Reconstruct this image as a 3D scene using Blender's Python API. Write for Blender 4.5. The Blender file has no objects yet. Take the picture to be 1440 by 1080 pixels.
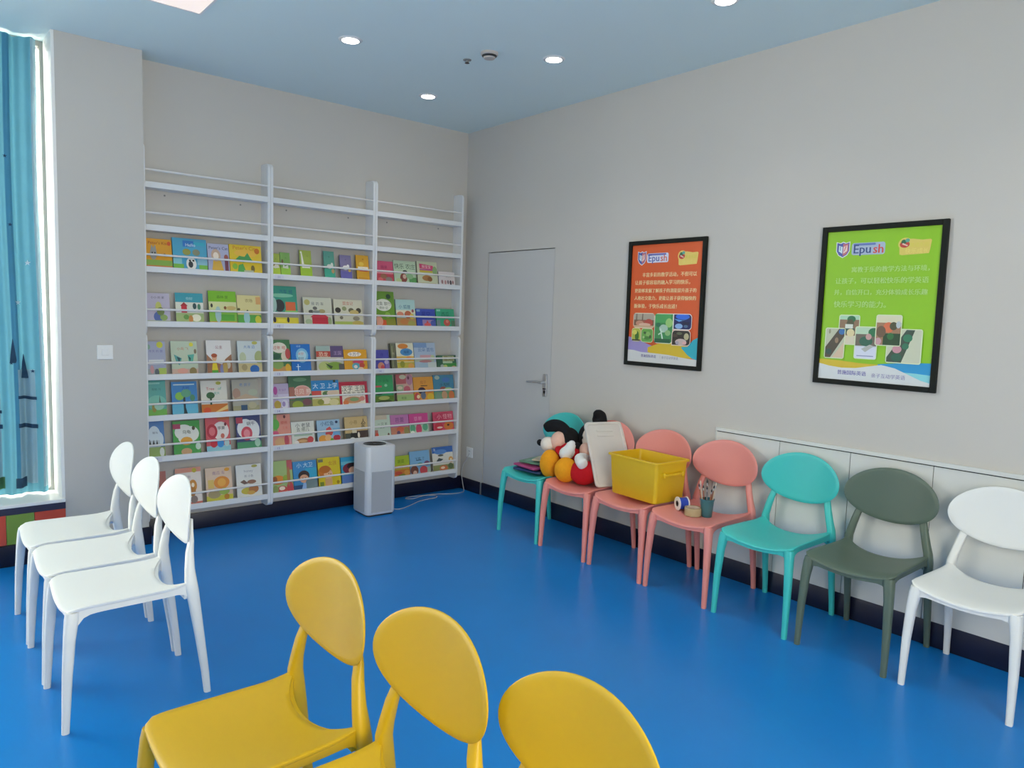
import bpy, bmesh, math, random
from mathutils import Vector, Matrix, Euler

# ---------------------------------------------------------------- camera, sky, sun, exposure
SC = bpy.context.scene
COL = SC.collection
PI = math.pi
CAM_POS = (-3.7283, -5.0684, 1.5013)
YAW, PITCH, ROLL, FPX = 0.868821, -0.0924906, 0.0310899, 1032.56
_f = Vector((math.cos(YAW) * math.cos(PITCH), math.sin(YAW) * math.cos(PITCH), math.sin(PITCH)))
_r = Vector((math.sin(YAW), -math.cos(YAW), 0))
_u = _r.cross(_f)
_r2 = _r * math.cos(ROLL) + _u * math.sin(ROLL)
_u2 = _u * math.cos(ROLL) - _r * math.sin(ROLL)
cam_data = bpy.data.cameras.new('camera')
cam_data.sensor_fit = 'HORIZONTAL'
cam_data.sensor_width = 36.0
cam_data.lens = 36.0 * FPX / 1440.0
cam_data.clip_start = 0.02
camera = bpy.data.objects.new('camera', cam_data)
camera.matrix_world = Matrix(((_r2.x, _u2.x, -_f.x, CAM_POS[0]), (_r2.y, _u2.y, -_f.y, CAM_POS[1]),
                              (_r2.z, _u2.z, -_f.z, CAM_POS[2]), (0, 0, 0, 1)))
COL.objects.link(camera)
SC.camera = camera

SC.view_settings.view_transform = 'Standard'
SC.view_settings.look = 'None'
SC.view_settings.gamma = 1.0
SC.view_settings.use_curve_mapping = False
SC.view_settings.exposure = 0.0
SC.cycles.use_denoising = True
SC.cycles.max_bounces = 10
SC.cycles.diffuse_bounces = 6
SC.cycles.transparent_max_bounces = 16
SC.cycles.sample_clamp_indirect = 6.0

SKY = 10.8
world = bpy.data.worlds.new('overcast_sky')
SC.world = world
world.use_nodes = True
_bg = world.node_tree.nodes['Background']
_bg.inputs[0].default_value = (1.0, 0.95, 0.81, 1)
_bg.inputs[1].default_value = SKY

def lamp(name, kind, loc, energy, color, rot=(0, 0, 0), **kw):
    d = bpy.data.lights.new(name, kind)
    d.energy = energy
    d.color = color
    for k, v in kw.items():
        setattr(d, k, v)
    o = bpy.data.objects.new(name, d)
    o.location = loc
    o.rotation_euler = rot
    COL.objects.link(o)
    return o

SUN = 3.0
lamp('sun', 'SUN', (-8, 6, 12), SUN, (1.0, 0.95, 0.86), (math.radians(-24), math.radians(-12), 0), angle=0.02)
# daylight portals in the real window and the added one behind the camera (they only guide sky sampling)
_p = lamp('window_portal', 'AREA', (-4.6, 0.22, 1.68), 1, (1, 1, 1), (math.radians(-90), 0, 0), shape='RECTANGLE', size=3.3, size_y=2.7)
_p.data.cycles.is_portal = True
_p = lamp('added_window_portal', 'AREA', (-3.2, -6.42, 1.65), 1, (1, 1, 1), (math.radians(90), 0, 0), shape='RECTANGLE', size=1.8, size_y=2.5)
_p.data.cycles.is_portal = True
DOWNLIGHT_W = 14.0
PANEL_W = 20.0

# ---------------------------------------------------------------- materials
def lin(h):
    if isinstance(h, str):
        c = [int(h[i:i + 2], 16) / 255 for i in (0, 2, 4)]
        return tuple(((x + 0.055) / 1.055) ** 2.4 if x > 0.04045 else x / 12.92 for x in c)
    return tuple(h)

def mat(name, color, rough=0.5, metal=0.0, noise=0.0, scale=8.0, bump=0.0, bscale=60.0, spec=0.5, coat=0.0, stretch=None):
    m = bpy.data.materials.new(name)
    m.use_nodes = True
    nt = m.node_tree
    b = nt.nodes['Principled BSDF']
    c = lin(color)
    b.inputs['Base Color'].default_value = (*c, 1)
    b.inputs['Roughness'].default_value = rough
    b.inputs['Metallic'].default_value = metal
    b.inputs['Specular IOR Level'].default_value = spec
    b.inputs['Coat Weight'].default_value = coat
    if noise or bump:
        tc = nt.nodes.new('ShaderNodeTexCoord')
        mp = nt.nodes.new('ShaderNodeMapping')
        if stretch:
            mp.inputs['Scale'].default_value = stretch
        nt.links.new(tc.outputs['Object'], mp.inputs[0])
    if noise:
        n = nt.nodes.new('ShaderNodeTexNoise')
        n.inputs['Scale'].default_value = scale
        n.inputs['Detail'].default_value = 4
        r = nt.nodes.new('ShaderNodeMix')
        r.data_type = 'RGBA'
        r.inputs[6].default_value = (*[x * (1 - noise) for x in c], 1)
        r.inputs[7].default_value = (*[min(1, x * (1 + noise)) for x in c], 1)
        nt.links.new(mp.outputs[0], n.inputs[0])
        nt.links.new(n.outputs[0], r.inputs[0])
        nt.links.new(r.outputs[2], b.inputs['Base Color'])
    if bump:
        n2 = nt.nodes.new('ShaderNodeTexNoise')
        n2.inputs['Scale'].default_value = bscale
        n2.inputs['Detail'].default_value = 3
        bp = nt.nodes.new('ShaderNodeBump')
        bp.inputs['Strength'].default_value = bump
        bp.inputs['Distance'].default_value = 0.002
        nt.links.new(mp.outputs[0], n2.inputs[0])
        nt.links.new(n2.outputs[0], bp.inputs['Height'])
        nt.links.new(bp.outputs[0], b.inputs['Normal'])
    return m

def emit(name, color, strength):
    m = bpy.data.materials.new(name)
    m.use_nodes = True
    b = m.node_tree.nodes['Principled BSDF']
    b.inputs['Base Color'].default_value = (0.8, 0.8, 0.8, 1)
    b.inputs['Emission Color'].default_value = (*lin(color), 1)
    b.inputs['Emission Strength'].default_value = strength
    return m

def vcol(name, rough, coat=0.0, spec=0.5):
    m = mat(name, 'ffffff', rough, coat=coat, spec=spec)
    nt = m.node_tree
    a = nt.nodes.new('ShaderNodeVertexColor')
    a.layer_name = 'print'
    nt.links.new(a.outputs[0], nt.nodes['Principled BSDF'].inputs['Base Color'])
    return m

M = {}
M['wall'] = mat('wall_paint', (0.56, 0.535, 0.50), 0.7, noise=0.03, scale=1.5, bump=0.12, bscale=180)
M['door'] = mat('door_paint', (0.54, 0.535, 0.53), 0.55, noise=0.03, scale=2.0)
M['ceiling'] = mat('ceiling_paint', (0.70, 0.82, 0.82), 0.8, noise=0.02, scale=1.0)
M['floor'] = mat('blue_vinyl_floor', (0.005, 0.20, 0.60), 0.30, noise=0.07, scale=3.0, bump=0.06, bscale=40, spec=0.38)
M['skirting'] = mat('navy_skirting', (0.008, 0.009, 0.03), 0.35, noise=0.2, scale=5)
M['white_panel'] = mat('white_wainscot', (0.66, 0.67, 0.65), 0.4, noise=0.03, scale=3)
M['dark_gap'] = mat('shadow_gap', (0.03, 0.03, 0.03), 0.9, noise=0.1)
M['rack'] = mat('white_lacquered_board', (0.74, 0.75, 0.77), 0.35, noise=0.02, scale=4)
M['rod'] = mat('white_rod', (0.76, 0.74, 0.73), 0.35, noise=0.02)
M['sill'] = mat('white_sill', (0.85, 0.84, 0.82), 0.4, noise=0.03)
M['frame'] = mat('window_frame_grey', (0.32, 0.31, 0.29), 0.45, noise=0.25, scale=14, stretch=(1, 1, 0.3))
M['navy_band'] = mat('navy_band', (0.02, 0.022, 0.06), 0.5, noise=0.1)
M['tile_red'] = mat('red_dado_panel', (0.62, 0.07, 0.035), 0.45, noise=0.05)
M['tile_green'] = mat('green_dado_panel', (0.21, 0.34, 0.05), 0.45, noise=0.05)
M['concrete'] = mat('pale_concrete', (0.5, 0.5, 0.48), 0.9, noise=0.1, scale=2)
M['steel'] = mat('brushed_steel', (0.6, 0.6, 0.61), 0.34, metal=0.9, noise=0.05, scale=40, stretch=(1, 1, 12))
M['plastic_white'] = mat('white_plastic', (0.78, 0.78, 0.77), 0.35, noise=0.015)
M['plate_grey'] = mat('detector_plastic', (0.5, 0.46, 0.43), 0.5, noise=0.05)
M['grey_cord'] = mat('grey_white_cord', (0.5, 0.5, 0.52), 0.5, noise=0.05)
M['dark'] = mat('dark_plastic', (0.03, 0.03, 0.032), 0.5, noise=0.1)
M['vent'] = mat('grey_vent', (0.22, 0.225, 0.23), 0.5, noise=0.1, scale=60)
M['frame_black'] = mat('black_poster_frame', (0.010, 0.012, 0.010), 0.6, noise=0.2, scale=20, spec=0.2)
M['paper'] = mat('page_block', (0.72, 0.69, 0.6), 0.8, noise=0.08, scale=200, stretch=(1, 12, 1))
M['print'] = vcol('printed_cover', 0.34, coat=0.25)
M['poster'] = vcol('printed_poster', 0.45)
M['flat_print'] = vcol('printed_label', 0.5)
CH = {
    'white': mat('white_polypropylene', (0.80, 0.81, 0.80), 0.38, noise=0.015, bump=0.05, bscale=400),
    'yellow': mat('yellow_polypropylene', (0.57, 0.355, 0.006), 0.42, noise=0.02, bump=0.05, bscale=400),
    'turquoise': mat('turquoise_polypropylene', (0.05, 0.53, 0.51), 0.42, noise=0.02, bump=0.05, bscale=400),
    'pink': mat('pink_polypropylene', (0.76, 0.265, 0.235), 0.42, noise=0.02, bump=0.05, bscale=400),
    'grey': mat('grey_green_polypropylene', (0.10, 0.142, 0.11), 0.42, noise=0.02, bump=0.05, bscale=400),
}
M['bin'] = mat('yellow_bin_plastic', (0.74, 0.47, 0.010), 0.38, noise=0.02)
M['fur_black'] = mat('black_plush', (0.012, 0.012, 0.014), 0.95, noise=0.2, scale=90, bump=0.6, bscale=220, spec=0.2)
M['fur_peach'] = mat('peach_plush', (0.80, 0.50, 0.40), 0.95, noise=0.08, scale=60, bump=0.5, bscale=220, spec=0.2)
M['fur_cream'] = mat('cream_plush', (0.80, 0.72, 0.64), 0.95, noise=0.06, scale=60, bump=0.5, bscale=220, spec=0.2)
M['fur_white'] = mat('white_plush', (0.78, 0.78, 0.76), 0.95, noise=0.05, scale=60, bump=0.5, bscale=220, spec=0.2)
M['fur_orange'] = mat('orange_plush', (0.80, 0.33, 0.015), 0.9, noise=0.1, scale=60, bump=0.5, bscale=220, spec=0.2)
M['fur_red'] = mat('red_plush', (0.48, 0.010, 0.018), 0.9, noise=0.1, scale=60, bump=0.5, bscale=220, spec=0.2)
M['cup'] = mat('teal_cup_plastic', (0.045, 0.16, 0.19), 0.3, noise=0.08)
M['tape_blue'] = mat('blue_tape', (0.02, 0.06, 0.42), 0.3, noise=0.05)
M['wood'] = mat('brush_handle_wood', (0.38, 0.12, 0.06), 0.5, noise=0.2, scale=30)
M['wood_pale'] = mat('pale_brush_handle', (0.62, 0.50, 0.40), 0.5, noise=0.1, scale=30)

def translucent(name, color, tcolor, w, rough=0.4):
    """diffuse + translucent cloth / thin milky plastic"""
    m = bpy.data.materials.new(name)
    m.use_nodes = True
    nt = m.node_tree
    nt.nodes.clear()
    out = nt.nodes.new('ShaderNodeOutputMaterial')
    mix = nt.nodes.new('ShaderNodeMixShader')
    p = nt.nodes.new('ShaderNodeBsdfPrincipled')
    t = nt.nodes.new('ShaderNodeBsdfTranslucent')
    no = nt.nodes.new('ShaderNodeTexNoise')
    no.inputs['Scale'].default_value = 14
    tc = nt.nodes.new('ShaderNodeTexCoord')
    mx = nt.nodes.new('ShaderNodeMix')
    mx.data_type = 'RGBA'
    c = lin(color)
    mx.inputs[6].default_value = (*[x * .93 for x in c], 1)
    mx.inputs[7].default_value = (*[min(1, x * 1.07) for x in c], 1)
    nt.links.new(tc.outputs['Object'], no.inputs[0])
    nt.links.new(no.outputs[0], mx.inputs[0])
    nt.links.new(mx.outputs[2], p.inputs['Base Color'])
    p.inputs['Roughness'].default_value = rough
    t.inputs[0].default_value = (*lin(tcolor), 1)
    mix.inputs[0].default_value = w
    nt.links.new(p.outputs[0], mix.inputs[1])
    nt.links.new(t.outputs[0], mix.inputs[2])
    nt.links.new(mix.outputs[0], out.inputs[0])
    return m

def clear(name, color, alpha, rough=0.05):
    """see-through pane: mostly transparent with a gloss layer"""
    m = bpy.data.materials.new(name)
    m.use_nodes = True
    nt = m.node_tree
    nt.nodes.clear()
    out = nt.nodes.new('ShaderNodeOutputMaterial')
    mix = nt.nodes.new('ShaderNodeMixShader')
    p = nt.nodes.new('ShaderNodeBsdfPrincipled')
    t = nt.nodes.new('ShaderNodeBsdfTransparent')
    p.inputs['Base Color'].default_value = (*lin(color), 1)
    p.inputs['Roughness'].default_value = rough
    mix.inputs[0].default_value = alpha
    nt.links.new(t.outputs[0], mix.inputs[1])
    nt.links.new(p.outputs[0], mix.inputs[2])
    nt.links.new(mix.outputs[0], out.inputs[0])
    return m

M['glass'] = clear('window_glass', (0.8, 0.9, 0.92), 0.07)
M['curtain'] = translucent('blue_curtain_cloth', (0.13, 0.36, 0.46), (0.12, 0.34, 0.44), 0.10, 0.9)
M['curtain_dark'] = translucent('curtain_print_navy', (0.02, 0.06, 0.12), (0.02, 0.06, 0.12), 0.1, 0.9)
M['curtain_pale'] = translucent('curtain_print_pale', (0.30, 0.46, 0.55), (0.4, 0.5, 0.55), 0.13, 0.9)
M['curtain_star'] = translucent('curtain_print_star', (0.75, 0.82, 0.88), (0.8, 0.86, 0.9), 0.2, 0.9)
M['curtain_deep'] = translucent('curtain_print_blue', (0.07, 0.27, 0.42), (0.07, 0.25, 0.4), 0.10, 0.9)
M['curtain_green'] = translucent('curtain_print_green', (0.08, 0.2, 0.1), (0.08, 0.2, 0.1), 0.45, 0.9)
M['lid'] = translucent('milky_lid_plastic', (0.80, 0.77, 0.72), (0.78, 0.74, 0.68), 0.25, 0.3)
M['tape_clear'] = translucent('clear_tape_roll', (0.60, 0.50, 0.30), (0.6, 0.5, 0.3), 0.3, 0.25)
M['wrap'] = clear('clear_wrap', (0.8, 0.8, 0.8), 0.25)

# ---------------------------------------------------------------- mesh helpers
def finish(name, me, parent=None, smooth=None):
    o = bpy.data.objects.new(name, me)
    COL.objects.link(o)
    if parent is not None:
        o.parent = parent
    if smooth is not None:
        for p in me.polygons:
            p.use_smooth = True
        me.set_sharp_from_angle(angle=math.radians(smooth))
    return o

class MB:
    """collects shapes into one mesh"""
    def __init__(s):
        s.v, s.f, s.mi, s.mats, s.col = [], [], [], [], []

    def m(s, mt):
        if mt not in s.mats:
            s.mats.append(mt)
        return s.mats.index(mt)

    def add(s, V, F, mt, col=None):
        n = len(s.v)
        s.v += [tuple(x) for x in V]
        k = s.m(mt)
        for f in F:
            s.f.append([n + i for i in f])
            s.mi.append(k)
            s.col.append(col)
        return s

    def box(s, x0, x1, y0, y1, z0, z1, mt, bev=0.0, col=None):
        if x0 > x1: x0, x1 = x1, x0
        if y0 > y1: y0, y1 = y1, y0
        if bev <= 0:
            V = [(x, y, z) for z in (z0, z1) for x, y in ((x0, y0), (x1, y0), (x1, y1), (x0, y1))]
            F = [(3, 2, 1, 0), (4, 5, 6, 7), (0, 1, 5, 4), (1, 2, 6, 5), (2, 3, 7, 6), (3, 0, 4, 7)]
            return s.add(V, F, mt, col)
        bm = bmesh.new()
        bmesh.ops.create_cube(bm, size=1)
        bmesh.ops.transform(bm, matrix=Matrix.Translation(((x0 + x1) / 2, (y0 + y1) / 2, (z0 + z1) / 2)) @ Matrix.Diagonal((x1 - x0, y1 - y0, z1 - z0, 1)), verts=bm.verts)
        bmesh.ops.bevel(bm, geom=bm.edges[:], offset=bev, segments=2, affect='EDGES', profile=0.5)
        return s.bm(bm, mt, col)

    def bm(s, bm, mt, col=None):
        bm.verts.ensure_lookup_table()
        bm.verts.index_update()
        V = [v.co[:] for v in bm.verts]
        F = [[v.index for v in f.verts] for f in bm.faces]
        bm.free()
        return s.add(V, F, mt, col)

    def rings(s, R, mt, cap0=True, cap1=True, closed=True, col=None):
        n = len(R[0])
        V = [p for r in R for p in r]
        F = []
        for i in range(len(R) - 1):
            for j in range(n if closed else n - 1):
                a, b = i * n + j, i * n + (j + 1) % n
                F.append((a, b, b + n, a + n))
        if cap0: F.append(tuple(range(n - 1, -1, -1)))
        if cap1: F.append(tuple((len(R) - 1) * n + j for j in range(n)))
        return s.add(V, F, mt, col)

    def post(s, path, radii, mt, n=14, p=2.6):
        """upright limb: horizontal superellipse rings"""
        R = []
        for (x, y, z), (rx, ry) in zip(path, radii):
            ring = []
            for k in range(n):
                a = 2 * PI * k / n
                c, q = math.cos(a), math.sin(a)
                ring.append((x + rx * math.copysign(abs(c) ** (2 / p), c), y + ry * math.copysign(abs(q) ** (2 / p), q), z))
            R.append(ring)
        return s.rings(R, mt)

    def tube(s, pts, r, mt, n=8):
        pts = [Vector(p) for p in pts]
        rr = r if isinstance(r, (list, tuple)) else [r] * len(pts)
        R = []
        ref = None
        for i, p in enumerate(pts):
            t = (pts[min(i + 1, len(pts) - 1)] - pts[max(i - 1, 0)]).normalized()
            if ref is None:
                ref = t.orthogonal().normalized()
            ref = (ref - t * ref.dot(t)).normalized()
            b = t.cross(ref)
            R.append([tuple(p + (ref * math.cos(2 * PI * k / n) + b * math.sin(2 * PI * k / n)) * rr[i]) for k in range(n)])
        return s.rings(R, mt)

    def ell(s, c, r, mt, rot=(0, 0, 0), n=24, m=14, pw=1.0):
        E = Euler(rot).to_matrix()
        c = Vector(c)
        V, F = [], []
        V.append(c + E @ Vector((0, 0, -r[2])))
        for i in range(1, m):
            a = -PI / 2 + PI * i / m
            for k in range(n):
                b = 2 * PI * k / n
                V.append(c + E @ Vector((r[0] * math.cos(a) * math.cos(b), r[1] * math.cos(a) * math.sin(b), r[2] * math.sin(a))))
        V.append(c + E @ Vector((0, 0, r[2])))
        for k in range(n):
            F.append((0, 1 + (k + 1) % n, 1 + k))
            F.append((len(V) - 1, 1 + (m - 2) * n + k, 1 + (m - 2) * n + (k + 1) % n))
        for i in range(m - 2):
            for k in range(n):
                a, b = 1 + i * n + k, 1 + i * n + (k + 1) % n
                F.append((a, b, b + n, a + n))
        return s.add(V, F, mt)

    def lathe(s, prof, mt, c=(0, 0, 0), n=32, axis='z', closed=False):
        R = []
        for r, z in prof:
            ring = []
            for k in range(n):
                a = 2 * PI * k / n
                p = (r * math.cos(a), r * math.sin(a), z)
                if axis == 'y': p = (p[0], p[2], -p[1])
                if axis == 'x': p = (p[2], p[0], p[1])
                ring.append((c[0] + p[0], c[1] + p[1], c[2] + p[2]))
            R.append(ring)
        if closed:
            R.append(R[0])
            return s.rings(R, mt, False, False)
        return s.rings(R, mt)

    def build(s, name, parent=None, smooth=None, loc=None, rot=None):
        me = bpy.data.meshes.new(name)
        me.from_pydata(s.v, [], s.f)
        for mt in s.mats:
            me.materials.append(mt)
        me.polygons.foreach_set('material_index', s.mi)
        if any(c is not None for c in s.col):
            at = me.color_attributes.new('print', 'FLOAT_COLOR', 'CORNER')
            data = []
            for f, c in zip(s.f, s.col):
                data += list((*(c or (0.5, 0.5, 0.5)), 1.0)) * len(f)
            at.data.foreach_set('color', data)
        me.update()
        bm = bmesh.new()
        bm.from_mesh(me)
        if not any(c is not None for c in s.col):
            bmesh.ops.recalc_face_normals(bm, faces=bm.faces)
        bm.to_mesh(me)
        bm.free()
        o = finish(name, me, parent, smooth)
        if loc is not None: o.location = loc
        if rot is not None: o.rotation_euler = rot
        return o

def thing(name, label, cat, loc=(0, 0, 0), rot=(0, 0, 0), group=None):
    o = bpy.data.objects.new(name, None)
    o.empty_display_size = 0.1
    COL.objects.link(o)
    o.location = loc
    o.rotation_euler = rot
    return tag(o, label, cat, group)

def tag(o, label, cat, group=None):
    o['label'] = label
    o['category'] = cat
    if group: o['group'] = group
    return o

def struct(o):
    o['kind'] = 'structure'
    return o

def dup(root, loc, rot, label, group=None):
    r = root.copy()
    COL.objects.link(r)
    r.location = loc
    r.rotation_euler = rot
    r['label'] = label
    if group: r['group'] = group
    for ch in list(root.children):
        c = ch.copy()
        COL.objects.link(c)
        c.parent = r
        for g in ch.children:
            d = g.copy()
            COL.objects.link(d)
            d.parent = c
    return r

# flat print: polygons in a 2-D sheet (u right, v up, metres), stacked a hair apart
_glyph = {}
def glyphs(text):
    if text not in _glyph:
        cu = bpy.data.curves.new('lettering', 'FONT')
        cu.body = text
        cu.resolution_u = 2
        o = bpy.data.objects.new('lettering', cu)
        COL.objects.link(o)
        me = o.evaluated_get(bpy.context.evaluated_depsgraph_get()).to_mesh()
        V = [(v.co.x, v.co.y) for v in me.vertices]
        F = [tuple(p.vertices) for p in me.polygons]
        o.to_mesh_clear()
        bpy.data.objects.remove(o)
        bpy.data.curves.remove(cu)
        _glyph[text] = (V, F)
    return _glyph[text]

class Sheet:
    def __init__(s, w, h, place, mt, step=0.0002, base=0.0004):
        s.w, s.h, s.place, s.mt, s.step, s.k = w, h, place, mt, step, base
        s.mb = MB()

    def poly(s, pts, col, F=None):
        V = [s.place(u, v, s.k) for u, v in pts]
        s.mb.add(V, F or [tuple(range(len(pts)))], s.mt, lin(col))
        s.k += s.step

    def rect(s, a, b, c, d, col):
        s.poly([(a * s.w, b * s.h), (c * s.w, b * s.h), (c * s.w, d * s.h), (a * s.w, d * s.h)], col)

    def rrect(s, a, b, c, d, r, col, corners=(1, 1, 1, 1)):
        a, c, b, d = a * s.w, c * s.w, b * s.h, d * s.h
        pts = []
        for (x, y, a0), on in zip(((c, d, 0), (a, d, 90), (a, b, 180), (c, b, 270)), corners):
            q = r if on else 0.0005
            cx = x - math.copysign(q, x - (a + c) / 2)
            cy = y - math.copysign(q, y - (b + d) / 2)
            for i in range(6):
                t = math.radians(a0 + 18 * i)
                pts.append((cx + q * math.cos(t), cy + q * math.sin(t)))
        s.poly(pts, col)

    def ellipse(s, x, y, rx, ry, col, n=18):
        s.poly([(min(s.w, max(0, (x + rx * math.cos(2 * PI * i / n)) * s.w)), min(s.h, max(0, (y + ry * math.sin(2 * PI * i / n)) * s.h))) for i in range(n)], col)

    def text(s, x, y, size, col, text, align=0.5, maxw=0.94, bold=0.0):
        """x, y as shares; size is the letter height as a share of the width"""
        V, F = glyphs(text)
        if not V: return
        u0, u1 = min(v[0] for v in V), max(v[0] for v in V)
        v0, v1 = min(v[1] for v in V), max(v[1] for v in V)
        sc = size * s.w / 0.8
        if (u1 - u0) * sc > maxw * s.w: sc = maxw * s.w / (u1 - u0)
        cx = x * s.w - align * (u1 - u0) * sc
        cx = min(max(cx, 0.02 * s.w), s.w * 0.98 - (u1 - u0) * sc)
        cy = y * s.h - (v1 - v0) * sc / 2
        for dx in ((0,) if not bold else (-bold, bold)):
            s.poly([(cx + (u - u0) * sc + dx, cy + (v - v0) * sc) for u, v in V], col, F)

    def art(s, spec):
        for e in spec.split(';'):
            t = e.split(' ')
            if t[0] == 'R':
                s.rect(*[float(q) for q in t[1:5]], t[5])
            elif t[0] == 'E':
                s.ellipse(*[float(q) for q in t[1:5]], t[5])
            elif t[0] == 'P':
                s.poly([(float(q.split(',')[0]) * s.w, float(q.split(',')[1]) * s.h) for q in t[1:-1]], t[-1])
            elif t[0] == 'T':
                s.text(float(t[1]), float(t[2]), float(t[3]), t[4], ' '.join(t[5:]))

    def build(s, name, parent):
        return s.mb.build(name, parent)

# ---------------------------------------------------------------- the room
H = 3.0
XL, YF = -6.5, -6.3          # far side wall and the wall behind the camera
PX0, PX1, PY = -2.987, -2.537, -0.17   # pillar

struct(MB().box(XL - .2, .2, YF - .2, .3, -.12, 0, M['floor']).build('floor'))
struct(MB().box(XL - .2, .2, YF - .2, .3, H, H + .12, M['ceiling']).build('ceiling'))
struct(MB().box(PX1, .2, 0, .2, 0, H, M['wall']).build('wall_back'))
struct(MB().box(PX0, PX1, PY, .2, 0, H, M['wall']).build('wall_pillar'))
FX0, FX1, FZ0, FZ1 = -4.1, -2.3, .4, 2.9      # unseen window, added to light the pillar and back wall
wf = MB().box(XL - .2, FX0, YF - .2, YF, 0, H, M['wall']).box(FX1, .2, YF - .2, YF, 0, H, M['wall'])
wf.box(FX0, FX1, YF - .2, YF, 0, FZ0, M['wall']).box(FX0, FX1, YF - .2, YF, FZ1, H, M['wall'])
struct(wf.build('wall_front'))
struct(MB().box(XL - .2, XL, YF, .3, 0, H, M['wall']).build('wall_left'))
# right wall, with the opening of the flush door
DY0, DY1, DZ = -1.100, -0.310, 2.008
wr = MB()
wr.box(0, .2, YF, DY0, 0, H, M['wall']).box(0, .2, DY1, 0, 0, H, M['wall']).box(0, .2, DY0, DY1, DZ, H, M['wall'])
struct(wr.build('wall_right'))
# low wall under the window with its coloured dado panels
ww = struct(MB().box(XL, PX0, PY + .012, .2, 0, .335, M['wall']).build('wall_window'))
x = PX0
cuts = [PX0, -3.143, -3.278, -3.42, -3.56, -3.70, -3.84, -3.98, -4.12, -4.4, -4.8, -5.4, -6.0, -6.48]
for i in range(len(cuts) - 1):
    MB().box(cuts[i + 1] + .001, cuts[i] - .001, PY - .002, PY + .012, .125, .296, M['tile_red'] if i % 2 == 0 else M['tile_green'], .0015).build('panel', ww)
MB().box(XL + .01, PX0, PY - .006, PY + .012, .296, .336, M['navy_band'], .002).build('edge_band', ww)
# exterior apron outside the window (seen only as glare)
struct(MB().box(-14, 6, .5, 14, -.5, -.3, M['concrete']).build('ground_outside'))

# window 1: sill, outer frame, sash, glass; open to the ceiling
w1 = bpy.data.objects.new('window_1', None)
COL.objects.link(w1)
struct(w1)
MB().box(XL + .01, PX0 - .001, PY - .012, .2, .336, .356, M['sill'], .003).build('window_sill', w1)
MB().box(PX0 - .016, PX0, PY + .002, .098, .356, H, M['sill'], .001).build('reveal_lining', w1)
f = MB()
f.box(PX0 - .034, PX0 - .002, .10, .16, .356, H, M['frame'], .003)
f.box(XL + .01, PX0 - .034, .10, .16, .356, .372, M['frame'], .002)
f.box(XL + .01, PX0 - .034, .10, .16, H - .03, H, M['frame'], .002)
f.box(-4.93, -4.89, .10, .16, .372, H - .03, M['frame'], .003)
f.build('window_frame', w1)
for a, b in ((-4.89, PX0 - .034), (XL + .01, -4.93)):
    s = MB()
    s.box(b - .022, b - .014, .118, .142, .374, H - .032, M['plastic_white'], .002)
    s.box(a + .006, a + .016, .118, .142, .374, H - .032, M['plastic_white'], .002)
    s.build('sash', w1)
    MB().box(a, b, .128, .134, .372, H - .03, M['glass']).build('pane', w1)
w2 = bpy.data.objects.new('added_window', None)  # added fill-light opening behind the camera, glazed like a window
COL.objects.link(w2)
struct(w2)
f = MB()
for x in (FX0, -3.22, FX1 - .04):
    f.box(x, x + .04, YF - .12, YF - .06, FZ0, FZ1, M['plastic_white'])
f.box(FX0, FX1, YF - .12, YF - .06, FZ0, FZ0 + .04, M['plastic_white']).box(FX0, FX1, YF - .12, YF - .06, FZ1 - .04, FZ1, M['plastic_white'])
f.build('window_frame', w2)
MB().box(FX0 + .02, FX1 - .02, YF - .093, YF - .087, FZ0 + .02, FZ1 - .02, M['glass']).build('pane', w2)

# door 1: flush painted leaf in the right wall, thin dark joint round it
d1 = bpy.data.objects.new('door_1', None)
COL.objects.link(d1)
struct(d1)
MB().box(.004, .045, DY0 + .006, DY1 - .006, .012, DZ - .006, M['door'], .0015).build('door_leaf', d1)
g = MB().box(.03, .05, DY0, DY1, 0, DZ, M['dark_gap'])
g.build('door_joint', d1)
HY, HZ = -1.045, .99
hp = MB().box(-.008, .004, HY - .02, HY + .02, HZ - .085, HZ + .085, M['steel'], .004).build('handle_plate', d1)
MB().box(-.0105, -.008, HY - .017, HY + .017, HZ - .03, HZ - .022, M['dark']).build('plate_groove', hp)
lv = MB()
lv.tube([(-.008, HY, HZ + .022), (-.045, HY, HZ + .022)], .010, M['steel'], 12)
lv.tube([(-.045, HY - .008, HZ + .022), (-.047, HY + .04, HZ + .024), (-.047, HY + .1, HZ + .02), (-.043, HY + .165, HZ + .016)], [.010, .009, .008, .007], M['steel'], 10)
lv.build('door_handle', d1, 40)
kc = MB().lathe([(.013, 0), (.013, .006), (.004, .007)], M['steel'], (-.008, HY, HZ - .05), 16, 'x')
kc.build('key_cylinder', d1, 40, None, None)

# skirting: back wall, pillar, window wall, right wall (split at the door edge)
def skirt(name, parts):
    mb = MB()
    for p in parts: mb.box(*p, M['skirting'], .004)
    return struct(mb.build(name, None, 40))
skirt('baseboard_back', [(PX1, 0, -.012, 0, 0, .112)])
skirt('baseboard_pillar', [(PX0, PX1 + .012, PY - .012, PY, 0, .112), (PX1, PX1 + .012, PY, 0, 0, .112)])
skirt('baseboard_window', [(XL, PX0, PY - .012, PY + .01, 0, .122)])
skirt('baseboard_right', [(-.012, 0, DY1 + .02, 0, 0, .105), (-.012, 0, YF, DY0 - .004, 0, .125)])
skirt('baseboard_door', [(-.012, .004, DY0 + .004, DY1 - .006, .004, .108)])
struct(MB().box(-.009, 0, DY1 - .004, DY1 + .018, 0, .10, M['vent'], .002).build('trim_2'))

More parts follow.
